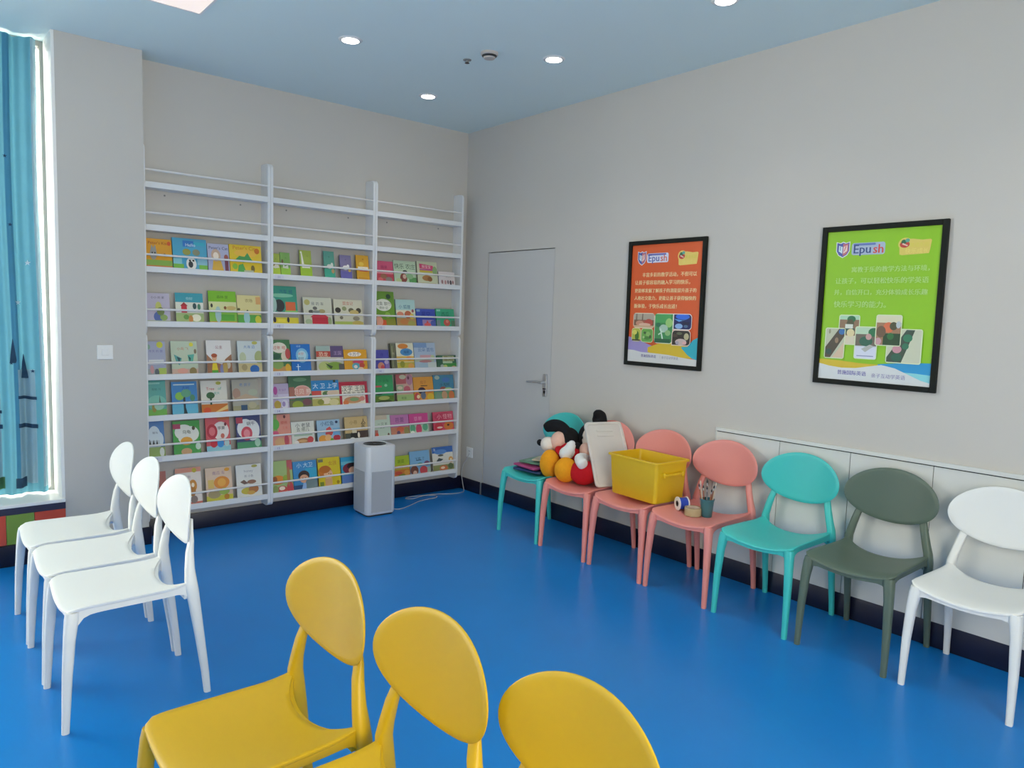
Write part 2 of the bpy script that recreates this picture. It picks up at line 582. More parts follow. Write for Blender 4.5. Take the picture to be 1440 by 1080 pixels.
# trim 1: white wainscot panels with a cap rail on the right wall
t1 = bpy.data.objects.new('trim_1', None)
COL.objects.link(t1)
struct(t1)
WY = [-2.566, -2.972, -3.364, -3.757, -4.15, -4.543, -4.936, -5.33, -5.72, -6.11, -6.5]
for a, b in zip(WY, WY[1:]):
    MB().box(-.012, 0, b + .0015, a - .0015, .122, .8585, M['white_panel'], .0012).build('panel', t1)
MB().box(-.0075, -.001, WY[-1], WY[0], .122, .865, M['dark_gap']).build('backing', t1)
MB().box(-.02, 0, WY[-1], WY[0] + .004, .864, .884, M['white_panel'], .002).build('cap_rail', t1)
MB().box(-.014, 0, WY[0], WY[0] + .006, .125, .864, M['white_panel'], .001).build('end_strip', t1)

# ---------------------------------------------------------------- ceiling fittings
M['led'] = emit('downlight_diffuser', (1.0, 0.97, 0.93), 14.0)
M['led_panel'] = emit('panel_light_diffuser', (1.0, 0.76, 0.62), 0.66)
DL = [(-1.723, -1.216, 'recessed round downlight nearest the pillar on the ceiling'),
      (-.829, -.644, 'recessed round downlight nearest the back wall corner'),
      (-.719, -1.797, 'recessed round downlight beside the smoke detector, towards the door wall'),
      (-.697, -2.94, 'recessed round downlight above the orange poster, cut by the photo edge')]
first = None
for i, (x, y, lb) in enumerate(DL):
    if first is None:
        first = thing('downlight', lb, 'ceiling light', (x, y, H), group='round ceiling downlights')
        MB().lathe([(.047, -.0005), (.047, -.006), (.062, -.004), (.066, 0)], M['plastic_white'], n=36).build('trim_ring', first, 40)
        MB().lathe([(.0005, -.0065), (.046, -.0065), (.046, -.001)], M['led'], n=36).build('diffuser', first)
    else:
        dup(first, (x, y, H), (0, 0, 0), lb)
for x, y in [(d[0], d[1]) for d in DL] + [(-.7, -4.2), (-.7, -5.5), (-2.2, -5.0), (-4.2, -5.5), (-4.2, -3.2), (-5.4, -1.4)]:
    lamp('downlight_beam', 'SPOT', (x, y, H - .012), DOWNLIGHT_W, (1, .96, .90), shadow_soft_size=.05, spot_size=math.radians(115), spot_blend=0.9)
t = thing('panel_light', 'square warm-glowing ceiling panel light at the top edge of the photo', 'ceiling light', (-2.765, -1.3, H))
MB().box(-.3, .3, -.3, .3, -.004, 0, M['led_panel']).build('diffuser', t)
fr = MB()
for a in ((-.312, .312, -.312, -.3), (-.312, .312, .3, .312), (-.312, -.3, -.3, .3), (.3, .312, -.3, .3)):
    fr.box(*a, -.006, 0, M['plastic_white'])
fr.build('frame', t)
t = thing('smoke_detector', 'small round smoke detector on the ceiling between two downlights', 'detector', (-1.05, -1.61, H))
MB().lathe([(.05, 0), (.05, -.012), (.044, -.016), (.03, -.034), (.0, -.036)], M['plate_grey'], n=32).build('body', t, 40)
MB().lathe([(.043, -.016), (.0435, -.020), (.036, -.027)], M['dark'], n=32).build('sensing_slot', t, 40)
t = thing('sprinkler_head', 'tiny dark sprinkler head on the ceiling beside the smoke detector', 'sprinkler', (-1.071, -1.424, H))
MB().lathe([(.025, 0), (.024, -.004), (.01, -.006), (.009, -.016), (0, -.017)], M['vent'], n=20).build('rose', t, 40)
MB().lathe([(.0, -.016), (.014, -.018), (.014, -.020), (0, -.021)], M['dark'], n=20).build('deflector', t, 40)

# ---------------------------------------------------------------- wall plates
t = thing('wall_switch', 'white square light switch on the grey pillar', 'switch', (-2.765, PY, 1.211))
MB().box(-.043, .043, -.009, 0, -.043, .043, M['plastic_white'], .004).build('plate', t)
MB().box(-.02, .02, -.013, -.008, -.02, .02, M['plastic_white'], .003).build('rocker', t)
t = thing('wall_outlet', 'white square power outlet low on the wall between the rack and the door', 'outlet', (0, -.135, .333))
MB().box(-.009, 0, -.043, .043, -.043, .043, M['plastic_white'], .004).build('plate', t)
so = MB()
for y, z in ((-.008, .012), (.008, .012), (0, -.014)):
    so.box(-.0098, -.0088, y - .0015, y + .0015, z - .005, z + .005, M['dark'])
so.build('socket_slots', t)

# ---------------------------------------------------------------- curtain
def cy(x):
    return .045 + .026 * math.sin((x + 3.03) * 46 + .6) + .012 * math.sin((x + 3.0) * 113)
def curtain_strip(mb, x0, x1, z0, z1, mt, off=0.0, slope=0.0, nx=24, nz=10):
    V, F = [], []
    for j in range(nz + 1):
        for i in range(nx + 1):
            u = i / nx
            xx = x0 + (x1 - x0) * u
            zz = z0 + (z1 - z0) * j / nz + slope * (xx - x0)
            sway = .008 * math.sin(zz * 2.1)
            V.append((xx + sway, cy(xx) - off, zz))
    for j in range(nz):
        for i in range(nx):
            a = j * (nx + 1) + i
            F.append((a, a + 1, a + nx + 2, a + nx + 1))
    return mb.add(V, F, mt)
ct = thing('window_curtain', 'translucent blue curtain with stars and towers hanging in the window', 'curtain', (0, 0, 0))
o = curtain_strip(MB(), -4.25, -3.045, .366, 2.985, M['curtain'], nx=260, nz=24).build('cloth', ct, 80)
b = MB()
curtain_strip(b, -3.075, -3.046, .40, 2.98, M['curtain_pale'], .0015, nx=8, nz=24)
b.build('sheer_edge', ct, 80)
b = MB()
for x0, x1 in ((-3.315, -3.288), (-3.205, -3.172), (-3.45, -3.41), (-3.62, -3.58)):
    curtain_strip(b, x0, x1, .46, 2.98, M['curtain_deep'], .0015, nx=10, nz=24)
b.build('printed_band', ct, 80)
# printed towers (pale body, navy eaves) near the foot, stars above
tw = MB()
for (xa, xb, zt) in ((-3.31, -3.27, 1.02), (-3.185, -3.10, 1.10), (-3.50, -3.42, 1.05)):
    curtain_strip(tw, xa, xb, .42, zt, M['curtain_pale'], .003)
    curtain_strip(tw, xa - .006, xb + .006, .76, .785, M['curtain_dark'], .0042, -.12)
    curtain_strip(tw, xa - .004, xb + .004, zt - .17, zt - .152, M['curtain_dark'], .0042, -.12)
curtain_strip(tw, -3.33, -3.26, .40, .47, M['curtain_green'], .0045)
curtain_strip(tw, -3.21, -3.15, .40, .46, M['curtain_dark'], .0045)
tw.build('printed_tower', ct)
for (xa, zt) in ((-3.29, 1.22), (-3.20, 1.28), (-3.145, 1.19)):
    b = MB()
    V, F = [], []
    for k in range(7):
        zz = zt - .14 + .14 * k / 6
        hw = .018 * (1 - k / 6) + .001
        V += [(xa - hw, cy(xa - hw) - .004, zz), (xa + hw, cy(xa + hw) - .004, zz)]
    F = [(2 * k, 2 * k + 1, 2 * k + 3, 2 * k + 2) for k in range(6)]
    b.add(V, F, M['curtain_dark'])
    b.build('printed_spire', ct)
def star(x, z, r, mt):
    V = []
    for k in range(10):
        q = r if k % 2 == 0 else r * .42
        a = PI / 2 + PI * k / 5
        xx = x + q * math.cos(a)
        V.append((xx, cy(xx) - .005, z + q * math.sin(a)))
    V.append((x, cy(x) - .005, z))
    MB().add(V, [(k, (k + 1) % 10, 10) for k in range(10)], mt).build('printed_star', ct)
for x, z, c in ((-3.28, 1.83, 's'), (-3.28, 1.60, 's'), (-3.115, 1.72, 's'), (-3.165, 1.49, 's'), (-3.255, 2.52, 'd'), (-3.21, 2.31, 'd'),
                (-3.195, 1.93, 'd'), (-3.105, 1.09, 'd'), (-3.21, 1.14, 'd')):
    star(x, z, .017 if c == 's' else .012, M['curtain_star'] if c == 's' else M['curtain_dark'])

# ---------------------------------------------------------------- display racks
BAYS = [(-2.536, -1.737), (-1.735, -.933), (-.931, -.117)]
LIP = [2.252, 1.993, 1.738, 1.400, 1.066, .805, .542, .204]
BAYWORD = ['beside the pillar', 'in the middle of the back wall', 'nearest the room corner']
RD = .12                                         # rack depth
def side_panel(mb, x0, x1, z0, z1, lower):
    """upright board: front corners rounded off top and bottom"""
    prof = []
    r = .035
    def arc(cyy, cz, a0, a1):
        for i in range(7):
            a = math.radians(a0 + (a1 - a0) * i / 6)
            prof.append((cyy + r * math.cos(a), cz + r * math.sin(a)))
    prof.append((-.001, z0))
    prof.append((-.001, z1))
    arc(-RD + r, z1 - r, 90, 180)
    arc(-RD + r, z0 + r, 180, 270)
    mb.rings([[(x0, y, z) for y, z in prof], [(x1, y, z) for y, z in prof]], M['rack'])
    return mb
for bi, (bx0, bx1) in enumerate(BAYS):
    for unit in (0, 1):
        z0, z1 = ((1.317, 2.474) if unit == 0 else (.118, 1.315))
        lips = LIP[:4] if unit == 0 else LIP[4:]
        t = thing('display_rack', ('upper' if unit == 0 else 'lower') + ' white wall-mounted book display rack ' + BAYWORD[bi], 'bookshelf',
                  ((bx0 + bx1) / 2, 0, 0), group='white display racks on the back wall')
        hw = (bx1 - bx0) / 2
        side_panel(MB(), -hw, -hw + .018, z0, z1, unit).build('side_panel', t, 35)
        side_panel(MB(), hw - .018, hw, z0, z1, unit).build('side_panel', t, 35)
        for k, lz in enumerate(lips):
            MB().box(-hw + .018, hw - .018, -RD + .012, -.001, lz - .035, lz - .017, M['rack'], .001).build('shelf_board', t)
            MB().box(-hw + .018, hw - .018, -RD, -RD + .012, lz - .036, lz, M['rack'], .0015).build('front_lip', t)
            MB().tube([(-hw + .016, -RD + .008, lz + .072), (hw - .016, -RD + .008, lz + .072)], (.0068), M['rod'], 10).build('guard_rod', t, 60)
        if unit == 0:
            for sx in (-.24, .24):
                MB().lathe([(.006, 0), (.006, .006), (.003, .008)], M['vent'], (sx, -.001, lips[0] - .06), 12, 'y').build('screw_cap', t, 40)
        # small paper number labels at the left end of some lips
        for k, lz in enumerate(lips):
            tag_txt = {(1, 2): '11', (1, 3): '12', (1, 4): '13', (1, 5): '14', (2, 3): '12', (2, 4): '14', (0, 6): '10', (1, 6): '15'}.get((bi, k + (0 if unit == 0 else 4)))
            if tag_txt:
                sh = Sheet(.07, .024, lambda u, v, d, q=lz, h=hw: (-h + .024 + u, -RD - .0004 - d, q - .031 + v), M['flat_print'])
                sh.rect(0, 0, 1, 1, 'd4d4e0')
                sh.text(.5, .5, .26, '6a68a8', tag_txt)
                sh.build('number_label', t)

# ---------------------------------------------------------------- picture books
BOOKS = [
(1, 3, -2.438, 0.156, 0.193, 'orange-yellow picture book with a grey animal over a green strip', 'e0a024', "R 0 0 1 .12 d07a3c;R 0 .12 1 .3 86ac4a;E .3 .5 .13 .2 9a9a98;P .2,.62 .24,.8 .32,.68 9a9a98;P .3,.68 .38,.8 .42,.6 9a9a98;E .26 .53 .025 .03 333333;E .36 .53 .025 .03 333333;T .5 .86 .13 a8481c Peter's Kiss;E .72 .47 .06 .05 4a3a20;E .9 .86 .07 .07 d8562c"),
(1, 3, -2.25, 0.209, 0.211, 'sky blue picture book with olive blots and a white animal', '4fa3c4', 'R .3 .74 .62 .93 3478c0;R .62 .8 .95 .9 3fb0c4;R 0 0 .3 .2 7cba48;R .75 0 1 .2 7cba48;R 0 .2 .25 .38 8cc8d0;R .7 .2 1 .4 8cbcd0;E .4 .58 .12 .1 9c9a48;E .68 .58 .11 .1 8a8c70;E .52 .22 .15 .2 e8e4dc;E .5 .2 .07 .1 38383c;E .48 .32 .03 .03 202020;E .58 .32 .03 .03 202020;T .52 .8 .11 d8ecf8 Hello'),
(1, 3, -2.072, 0.137, 0.192, 'lilac picture book with dark lettering', 'b0b2ce', "T .52 .86 .16 3a3450 Peter's Cat;P .15,.0 .75,.0 .6,.42 .25,.42 dcb048;E .38 .6 .22 .22 c8a890;E .38 .58 .13 .13 f0e0d0;R .78 .05 .95 .48 7c4658;E .86 .55 .1 .1 a05a50"),
(1, 3, -1.892, 0.215, 0.198, 'yellow picture book with a green dragon-like hill', 'e0c030', "T .5 .88 .13 c86c20 Peter's City;E .5 .72 .36 .13 e8b848;P .18,.5 .3,.62 .46,.6 .56,.74 .64,.58 .72,.46 .4,.4 4e9c58;P .22,.05 .5,.05 .4,.36 .26,.3 58a850;E .86 .82 .08 .1 cc7020;E .15 .25 .08 .1 88b83c;E .7 .2 .06 .12 7a6a30;R .42 .06 .72 .14 b8bca0"),
(1, 4, -2.446, 0.14, 0.192, 'pale lilac picture book with a blue and green figure', 'bcb4c8', 'T .5 .86 .1 4a4458 小小 的 家;E .52 .55 .13 .17 c4c468;E .5 .22 .2 .17 5668a8;R .0 .0 1 .1 a8b48c;E .72 .2 .16 .1 90a860;E .6 .4 .16 .14 7c8c50'),
(1, 4, -2.256, 0.171, 0.201, 'teal-topped picture book with a red house', 'dcdcd0', 'R 0 .7 1 1 3c9cac;R 0 0 1 .35 a8bc7c;R .2 .36 .4 .58 c83040;P .16,.58 .3,.7 .44,.58 a83038;E .68 .58 .07 .1 3c5858;E .84 .56 .06 .1 4c8464;E .72 .2 .17 .12 f0ead0;E .36 .22 .1 .08 6a9a48;E .52 .16 .08 .12 c88848;T .5 .82 .1 b8e0e4 你好'),
(1, 4, -2.045, 0.18, 0.224, 'bright green topped picture book with a cream middle', '8abc48', 'R 0 .68 1 1 7cb828;R 0 .42 1 .68 d4d49c;R 0 .0 1 .09 d8a040;E .32 .3 .11 .24 a8c4c4;T .5 .82 .1 47701c 森林 里;E .1 .56 .04 .06 3c3c38;E .58 .5 .05 .05 8a5838;R .42 .12 .9 .3 5aa838;E .8 .5 .18 .06 c8b070'),
(1, 4, -1.87, 0.16, 0.203, "cream and green picture book leaning on the rack's end panel", 'd8cc90', 'R 0 0 1 .34 5ca848;E .38 .24 .13 .22 a0c8c8;E .86 .18 .13 .14 d0c840;T .5 .82 .13 8a6a34 农场;E .42 .46 .04 .05 4c4434;E .06 .52 .06 .04 5c5430;R .8 .7 1 .95 d8a468'),
(1, 5, -2.46, 0.111, 0.224, 'grey-lavender picture book with a lime corner', 'a4a8c0', 'E .72 .9 .17 .09 c8c840;R .1 .34 .9 .48 d4d8dc;R .6 0 1 .24 a8bc58;R .0 .0 .6 .22 9aa0a4;E .25 .2 .1 .12 c89498;E .5 .12 .12 .1 586068;T .5 .72 .13 7a74a8 冬天 的 歌;E .12 .84 .1 .07 88a890'),
(1, 5, -2.29, 0.161, 0.226, 'pale green picture book with two teal birds', 'bcc8b0', 'E .78 .9 .08 .06 d8cc3c;T .45 .78 .11 c07858 小鸟 飞;P .1,.62 .4,.5 .3,.3 .18,.4 5a9c98;P .62,.6 .88,.62 .8,.36 .66,.36 5aac9c;P .2,.55 .36,.5 .28,.4 2c4c50;P .64,.58 .74,.5 .7,.4 2c4c50;R 0 0 1 .2 c8a898;E .8 .12 .14 .12 8c7848;E .4 .14 .2 .08 d89c8c;E .92 .7 .05 .07 8a7a64'),
(1, 5, -2.07, 0.162, 0.231, 'white-topped picture book with brown base and yellow-dressed figure', 'e0dcd8', 'P 0,0 1,0 1,.6 .75,.46 .6,.3 .3,.36 0,.6 9a6c50;E .3 .5 .1 .1 d8a888;E .3 .56 .12 .06 a84c28;P .18,.14 .42,.14 .36,.42 .24,.42 e4cc30;R .18 .0 .42 .14 58a03c;E .58 .16 .08 .14 8080a8;E .84 .3 .1 .13 c8bca8;E .72 .2 .1 .18 b89c58;T .5 .8 .12 a05c68 公主'),
(1, 5, -1.866, 0.161, 0.227, 'pale blue-white picture book with a deep blue blot', 'c8d0d0', 'T .5 .82 .12 5078b4 大海 边;R 0 0 1 .32 c8b888;E .68 .14 .2 .13 2c68b0;E .9 .5 .2 .2 a4ac78;E .2 .5 .14 .16 b8c0a0;E .74 .94 .12 .05 b8b45c;E .25 .2 .12 .1 a89870'),
(1, 6, -2.46, 0.112, 0.236, 'sea green picture book with grass along the bottom', '5aa49c', 'R 0 0 1 .22 68a848;E .5 .4 .5 .2 74b8a8;P .58,.3 .66,.6 .74,.3 50685c;E .34 .26 .12 .12 94883c;E .6 .3 .25 .1 9cc4b0;T .5 .76 .12 3a7878 青蛙 河;R .06 .9 .7 .94 88c0b8'),
(1, 6, -2.291, 0.158, 0.223, 'mid blue picture book with a dark tree', '4082bc', 'R 0 0 1 .34 60b0cc;R .44 0 .52 .6 2a3c44;E .3 .58 .17 .12 84b84c;E .56 .66 .2 .12 5c9a78;P .4,.0 .6,.0 .5,.3 243840;E .8 .52 .1 .1 4c8868;R .08 .9 .9 .93 c8dcd8;T .55 .82 .12 2450a0 大树'),
(1, 6, -2.104, 0.17, 0.224, 'white picture book with a dark green tree over orange ground', 'd4d0c4', 'R 0 0 1 .3 c87430;P .35,.0 1,.14 1,.26 e0c080;E .36 .56 .16 .1 38603c;R .33 .28 .4 .5 2c4830;T .36 .76 .13 c03c48 Tree;T .72 .76 .13 4ca890 of;T .6 .62 .09 68b0a0 夏天;E .68 .92 .1 .05 a8a848;E .2 .12 .14 .09 d0502c'),
(1, 6, -1.895, 0.18, 0.224, 'grey-beige picture book with a blue title and brown scenery', 'a8a498', 'T .5 .84 .11 5880b8 老 房子;E .16 .58 .15 .16 a88878;P 0,.4 .5,.56 1,.42 1,.36 0,.34 b8a088;R 0 0 1 .2 9c9878;R .3 .04 .54 .22 34506c;E .74 .2 .16 .1 b4ac8c;E .78 .6 .18 .1 a8b09c'),
(1, 7, -2.466, 0.1, 0.241, 'blue picture book with white cloud title and striped animal', '4c7cb4', 'E .4 .62 .36 .24 ccd8e0;E .66 .5 .28 .2 ccd8e0;R 0 0 1 .3 8ca45c;R 0 .3 .7 .48 b8c4cc;P .05,.35 .12,.52 .2,.35 303438;P .25,.35 .34,.5 .42,.35 303438;P .46,.35 .54,.5 .6,.35 303438;T .45 .68 .13 4a5a70 斑马;E .8 .16 .14 .12 d4d8d0'),
(1, 7, -2.28, 0.168, 0.228, 'green picture book with white cloud title and orange tortoise', '489c4c', 'E .4 .68 .34 .22 dcdcd4;E .66 .62 .3 .22 dcdcd4;E .5 .5 .32 .16 dcdcd4;R .0 .78 .28 .92 a83c5c;E .48 .42 .22 .12 d89c38;E .46 .12 .2 .1 c09870;R 0 0 1 .06 d4886c;E .9 .25 .1 .1 c8dcc8;T .5 .68 .13 3c4c40 乌龟;E .76 .78 .06 .06 4c4c38'),
(1, 7, -2.08, 0.158, 0.242, 'rose red picture book with white bubble and red apple', 'd05c64', 'E .62 .6 .34 .26 e4dcd8;R 0 .0 1 .2 8cc0cc;E .26 .6 .22 .2 b83444;E .26 .6 .13 .12 d87078;E .3 .26 .14 .11 cc2c3c;E .58 .26 .14 .12 3c90d0;E .84 .26 .11 .1 b8d0cc;T .64 .68 .13 4c4444 苹果;E .82 .78 .05 .05 802c38;R .5 .9 1 1 c87048;E .68 .46 .08 .07 c46c60'),
(1, 7, -1.874, 0.168, 0.239, 'navy-topped picture book with white bubble and red snail', '424a78', 'E .38 .62 .34 .28 e0e0e0;E .66 .56 .3 .3 e0e0e0;R 0 0 1 .24 4c9468;R .02 .78 .28 .95 c04858;E .42 .48 .23 .2 cc4c5c;E .42 .48 .13 .12 e08890;R .1 .0 .9 .06 d8dcd8;T .6 .76 .14 4c5060 蜗牛;E .84 .2 .12 .12 a8ccb4'),
(1, 8, -2.462, 0.109, 0.247, 'brownish red picture book half hidden behind the white chairs', 'a8645c', 'E .5 .4 .3 .22 c89070;T .5 .8 .14 e0c8b8 狐狸;R 0 0 1 .14 90504c;E .5 .5 .1 .1 e8d8c8'),
(1, 8, -2.27, 0.161, 0.252, 'off-white picture book with an orange animal and a red base', 'e0d4cc', 'R 0 .88 1 1 d4907c;E .66 .52 .16 .16 c8883c;E .64 .38 .12 .14 b07430;E .66 .54 .06 .06 f0e0c8;R 0 0 1 .1 c86c60;E .68 .16 .14 .1 8a7870;E .74 .92 .09 .06 b8a838;T .46 .76 .1 9c8c98 小狗'),
(1, 8, -2.075, 0.174, 0.234, 'peach picture book with an orange pumpkin and yellow flowers', 'dcc0a8', 'E .6 .56 .3 .18 dc8c3c;E .6 .56 .16 .12 e8a848;R 0 0 1 .2 c8c044;E .3 .24 .24 .12 a89870;E .68 .3 .2 .1 a0bc58;E .76 .14 .1 .08 b87c28;T .5 .84 .12 a8809c 南瓜 车;E .82 .92 .1 .05 e0a03c;R .08 .42 .3 .66 d8b868'),
(1, 8, -1.872, 0.174, 0.232, 'white picture book with grey lettering and brown fish', 'dcdcd8', 'T .5 .8 .12 9a9aa8 honey;T .5 .66 .09 888894 和 小鱼;P .14,.5 .3,.56 .46,.44 .3,.42 705850;E .6 .48 .18 .06 906858;E .4 .22 .24 .1 c8b848;E .66 .26 .2 .12 b87440;E .55 .16 .16 .06 d0a050;E .74 .94 .12 .04 a8a454'),
(2, 3, -1.684, 0.057, 0.16, 'small lime green board book beside the rack upright', 'a0b048', 'R 0 0 1 .4 b4cc40;P .1,.4 .5,.55 .8,.5 .9,.38 .3,.34 e4e0d4;T .5 .76 .14 5c7030 猫;E .2 .55 .16 .08 8a6a4c'),
(2, 3, -1.617, 0.07, 0.171, 'small darker green board book with a white animal', '7ca858', 'R 0 0 1 .38 a0cc48;P .2,.36 .3,.6 .42,.42 .75,.5 .8,.34 e8e4d8;T .55 .78 .12 3c6c34 狗;E .2 .62 .1 .1 6c503c'),
(2, 3, -1.465, 0.088, 0.199, 'small lime board book with a tall white giraffe', 'a0b04c', 'R 0 0 1 .42 a8cc3c;P .12,.9 .22,.9 .34,.5 .8,.46 .86,.36 .16,.36 f0ece0;E .14 .92 .08 .04 f0ece0;T .66 .8 .1 6c7c30 长'),
(2, 3, -1.284, 0.083, 0.208, 'small teal board book with a pale animal', '5c9c8c', 'R 0 0 1 .36 44ac90;E .5 .46 .26 .08 d8dcd4;E .74 .52 .12 .08 d8dcd4;E .8 .3 .14 .08 c89c68;T .5 .8 .13 3a7868 象'),
(2, 3, -1.153, 0.092, 0.189, 'small mauve board book with a white sheep', '80769c', 'R 0 0 1 .36 6c68b0;E .46 .5 .26 .09 ece8e8;E .68 .56 .12 .08 ece8e8;E .8 .4 .12 .06 d8b450;T .5 .82 .13 54486c 羊'),
(2, 3, -1.014, 0.104, 0.198, 'small golden yellow board book with a white strip', 'dca42c', 'R .12 .45 .92 .56 f0ead8;R .2 .38 .9 .44 c85050;E .4 .66 .2 .08 e8c450;T .55 .84 .12 a46c1c 狮;R .1 .1 .9 .14 c88c20'),
(2, 4, -1.618, 0.188, 0.279, 'tall teal-green picture book with orange sun and yellow cars', '3c9880', 'T .58 .86 .13 2a6088 汽车 城;E .4 .76 .46 .05 84c4a4;R .54 .34 .92 .6 d8683c;E .3 .5 .2 .16 383c3c;E .1 .52 .1 .18 a8c8c0;R .5 .3 1 .38 8cc46c;R 0 .2 1 .3 9c9890;R 0 0 1 .2 d8c838;E .08 .14 .06 .07 2c2c3c;E .6 .14 .05 .07 2c2c3c;R .2 .08 .5 .16 e8d848'),
(2, 4, -1.371, 0.22, 0.208, 'cream picture book with a red car across its foot', 'ccccb8', 'T .5 .78 .1 5c6068 我 的 车;E .14 .82 .1 .1 b8b068;R .28 .04 .84 .3 c42c40;P .22,.3 .34,.4 .74,.4 .88,.3 cc4050;E .26 .5 .09 .06 54544c;E .64 .52 .12 .07 a89c6c;E .44 .5 .14 .05 88908c;E .9 .18 .07 .14 98a87c;E .16 .14 .12 .1 a4b490;E .4 .62 .08 .06 6c6c68'),
(2, 4, -1.128, 0.233, 0.202, 'cream picture book with a red title and dark beetles', 'd0ccb4', 'T .5 .86 .1 c05848 昆虫记;E .14 .6 .1 .1 3c3830;E .36 .66 .08 .08 8c9468;E .6 .6 .1 .09 6c6850;E .86 .6 .09 .1 4c4438;E .7 .52 .16 .1 c8b06c;R 0 0 1 .18 a8b85c;E .24 .32 .06 .06 787060;E .76 .3 .12 .08 948c78;E .8 .12 .2 .1 c0ac5c'),
(2, 5, -1.644, 0.137, 0.237, 'dark green picture book with red letters on a cloud', '4c7c50', 'E .42 .76 .4 .16 e4dccc;T .42 .76 .17 c83c34 过年 啦;R 0 0 1 .2 c49058;E .7 .5 .2 .16 d8ccb4;E .86 .58 .14 .16 b84c4c;E .82 .16 .14 .12 e0ac34;E .3 .26 .3 .14 8ca860;E .25 .5 .24 .08 305c48'),
(2, 5, -1.498, 0.145, 0.205, 'bright blue picture book with a pale cyan ring', '1c70c0', 'E .56 .6 .32 .26 7cb8d8;E .56 .6 .22 .17 b4d4dc;T .5 .66 .12 d86850 天空;T .5 .5 .12 1c3c70 你好;R .3 .06 .34 .3 d8ecf4;R .22 .2 .44 .22 d8ecf4;T .4 .92 .09 b8d8ec 科学'),
(2, 5, -1.273, 0.215, 0.191, 'picture book with red title and violet corner over leaves', 'c8c4b8', 'R .0 .8 .5 1 a0b4ac;R .52 .56 1 1 605078;R 0 .58 .52 .8 b84438;T .26 .68 .14 f0dcc0 恐龙;E .3 .2 .25 .2 b8c078;E .66 .22 .32 .16 84a444;P .3,.34 .5,.1 .58,.2 38482c;E .82 .46 .12 .06 dcd8d8;T .78 .72 .12 b8a0c8 王国;R .8 0 1 .3 5c5c5c'),
(2, 5, -1.066, 0.191, 0.163, 'golden orange picture book with a white pill title', 'dca02c', 'E .46 .78 .3 .11 f0e4d8;T .46 .78 .13 48507c 十万个;E .6 .42 .26 .08 d04868;E .5 .22 .18 .16 5ca8b8;E .48 .2 .08 .08 e8e4dc;E .76 .26 .12 .12 c44c3c;E .7 .1 .12 .08 e8c8a8'),
(2, 6, -1.65, 0.125, 0.186, 'lilac picture book with a magenta flower', 'b8a8c4', 'E .22 .74 .12 .16 b04c98;T .64 .76 .11 8868a0 花 仙子;R .36 .3 1 .6 c8c0d8;E .3 .2 .2 .16 b89c40;E .72 .2 .2 .18 d8d4e0;E .66 .22 .1 .1 9c88b8'),
(2, 6, -1.499, 0.172, 0.239, 'forest green picture book with a pink oval title', '4c7458', 'E .58 .52 .38 .19 e4b4a8;E .58 .52 .34 .16 d8988c;T .58 .52 .2 f0e0d0 贝贝 熊;R 0 .3 .24 .66 a86c60;R 0 0 1 .26 6c6c50;E .34 .12 .24 .12 98a440;E .76 .2 .2 .1 7c5058;E .5 .88 .3 .06 6c9474'),
(2, 6, -1.306, 0.217, 0.2, 'picture book with blue title band above cream scene', 'd4d4b0', 'R 0 .62 1 1 2c88c4;T .5 .8 .16 e4f0f4 大 卫 上学;R 0 .38 .34 .62 cc5048;E .52 .5 .14 .1 5c7c50;E .76 .52 .22 .1 d8c0a8;R 0 0 1 .32 b8b060;E .5 .24 .18 .12 ecdcc0;E .3 .2 .12 .1 8c8c40;E .78 .18 .18 .12 dcd098;E .84 .96 .05 .05 3c4c38'),
(2, 6, -1.078, 0.234, 0.181, 'crimson framed picture book with a white panel', 'b82c44', 'R .08 .06 .9 .84 e4dccc;T .5 .72 .16 2c3c38 汉字 王国;T .5 .5 .11 3c3c3c 有趣 的 故事;E .46 .24 .32 .14 c89068;E .5 .26 .16 .08 84a470;E .2 .14 .1 .1 dc7c48;E .78 .28 .1 .1 d88c80'),
(2, 7, -1.642, 0.141, 0.23, 'salmon pink picture book with a green ball', 'dc9484', 'R 0 .4 .3 1 90a868;E .22 .7 .2 .16 60b050;T .66 .74 .14 cc5448 樱桃;T .7 .58 .1 d86c60 之 夏;E .18 .42 .18 .08 d85c84;E .7 .92 .06 .05 6c3434;E .4 .14 .28 .14 d8a878;E .74 .18 .12 .18 b84c5c;R .9 0 1 .3 e4a0a8'),
(2, 7, -1.481, 0.174, 0.168, 'white picture book with dark scattered letters', 'dcdcd0', 'T .5 .84 .16 3a3c3c 小 老鼠;T .5 .66 .14 4c504c 去 哪儿;R .1 .38 .9 .5 a8c0a8;E .5 .16 .34 .13 a87850;E .8 .2 .14 .14 c84c50;E .2 .12 .1 .08 ece4dc;E .46 .16 .2 .06 d4a878'),
(2, 7, -1.281, 0.182, 0.167, 'pale blue picture book with a leaping red fish', '9cbcd4', 'T .45 .84 .16 2c4c74 小红鱼;P .4,.62 .56,.7 .7,.44 .62,.3 .34,.36 cc5050;E .24 .16 .2 .18 e09838;E .46 .2 .14 .16 e8b070;E .84 .18 .16 .14 b83444;E .62 .1 .08 .08 6cac3c;R .68 .3 1 .62 78acd4;E .86 .88 .06 .06 2c3c60'),
(2, 7, -1.053, 0.192, 0.176, 'tan picture book with a dark street scene', 'ccb07c', 'R .5 .0 1 .38 4c3c38;R 0 0 .5 .3 4c5048;E .4 .18 .18 .2 242424;E .58 .2 .05 .12 e8e0d0;E .3 .06 .1 .06 dcdcd4;T .38 .76 .14 9c8048 小巷;T .82 .78 .18 443428 人;T .8 .6 .16 443428 家;R .3 .3 .5 .46 e0d8bc'),
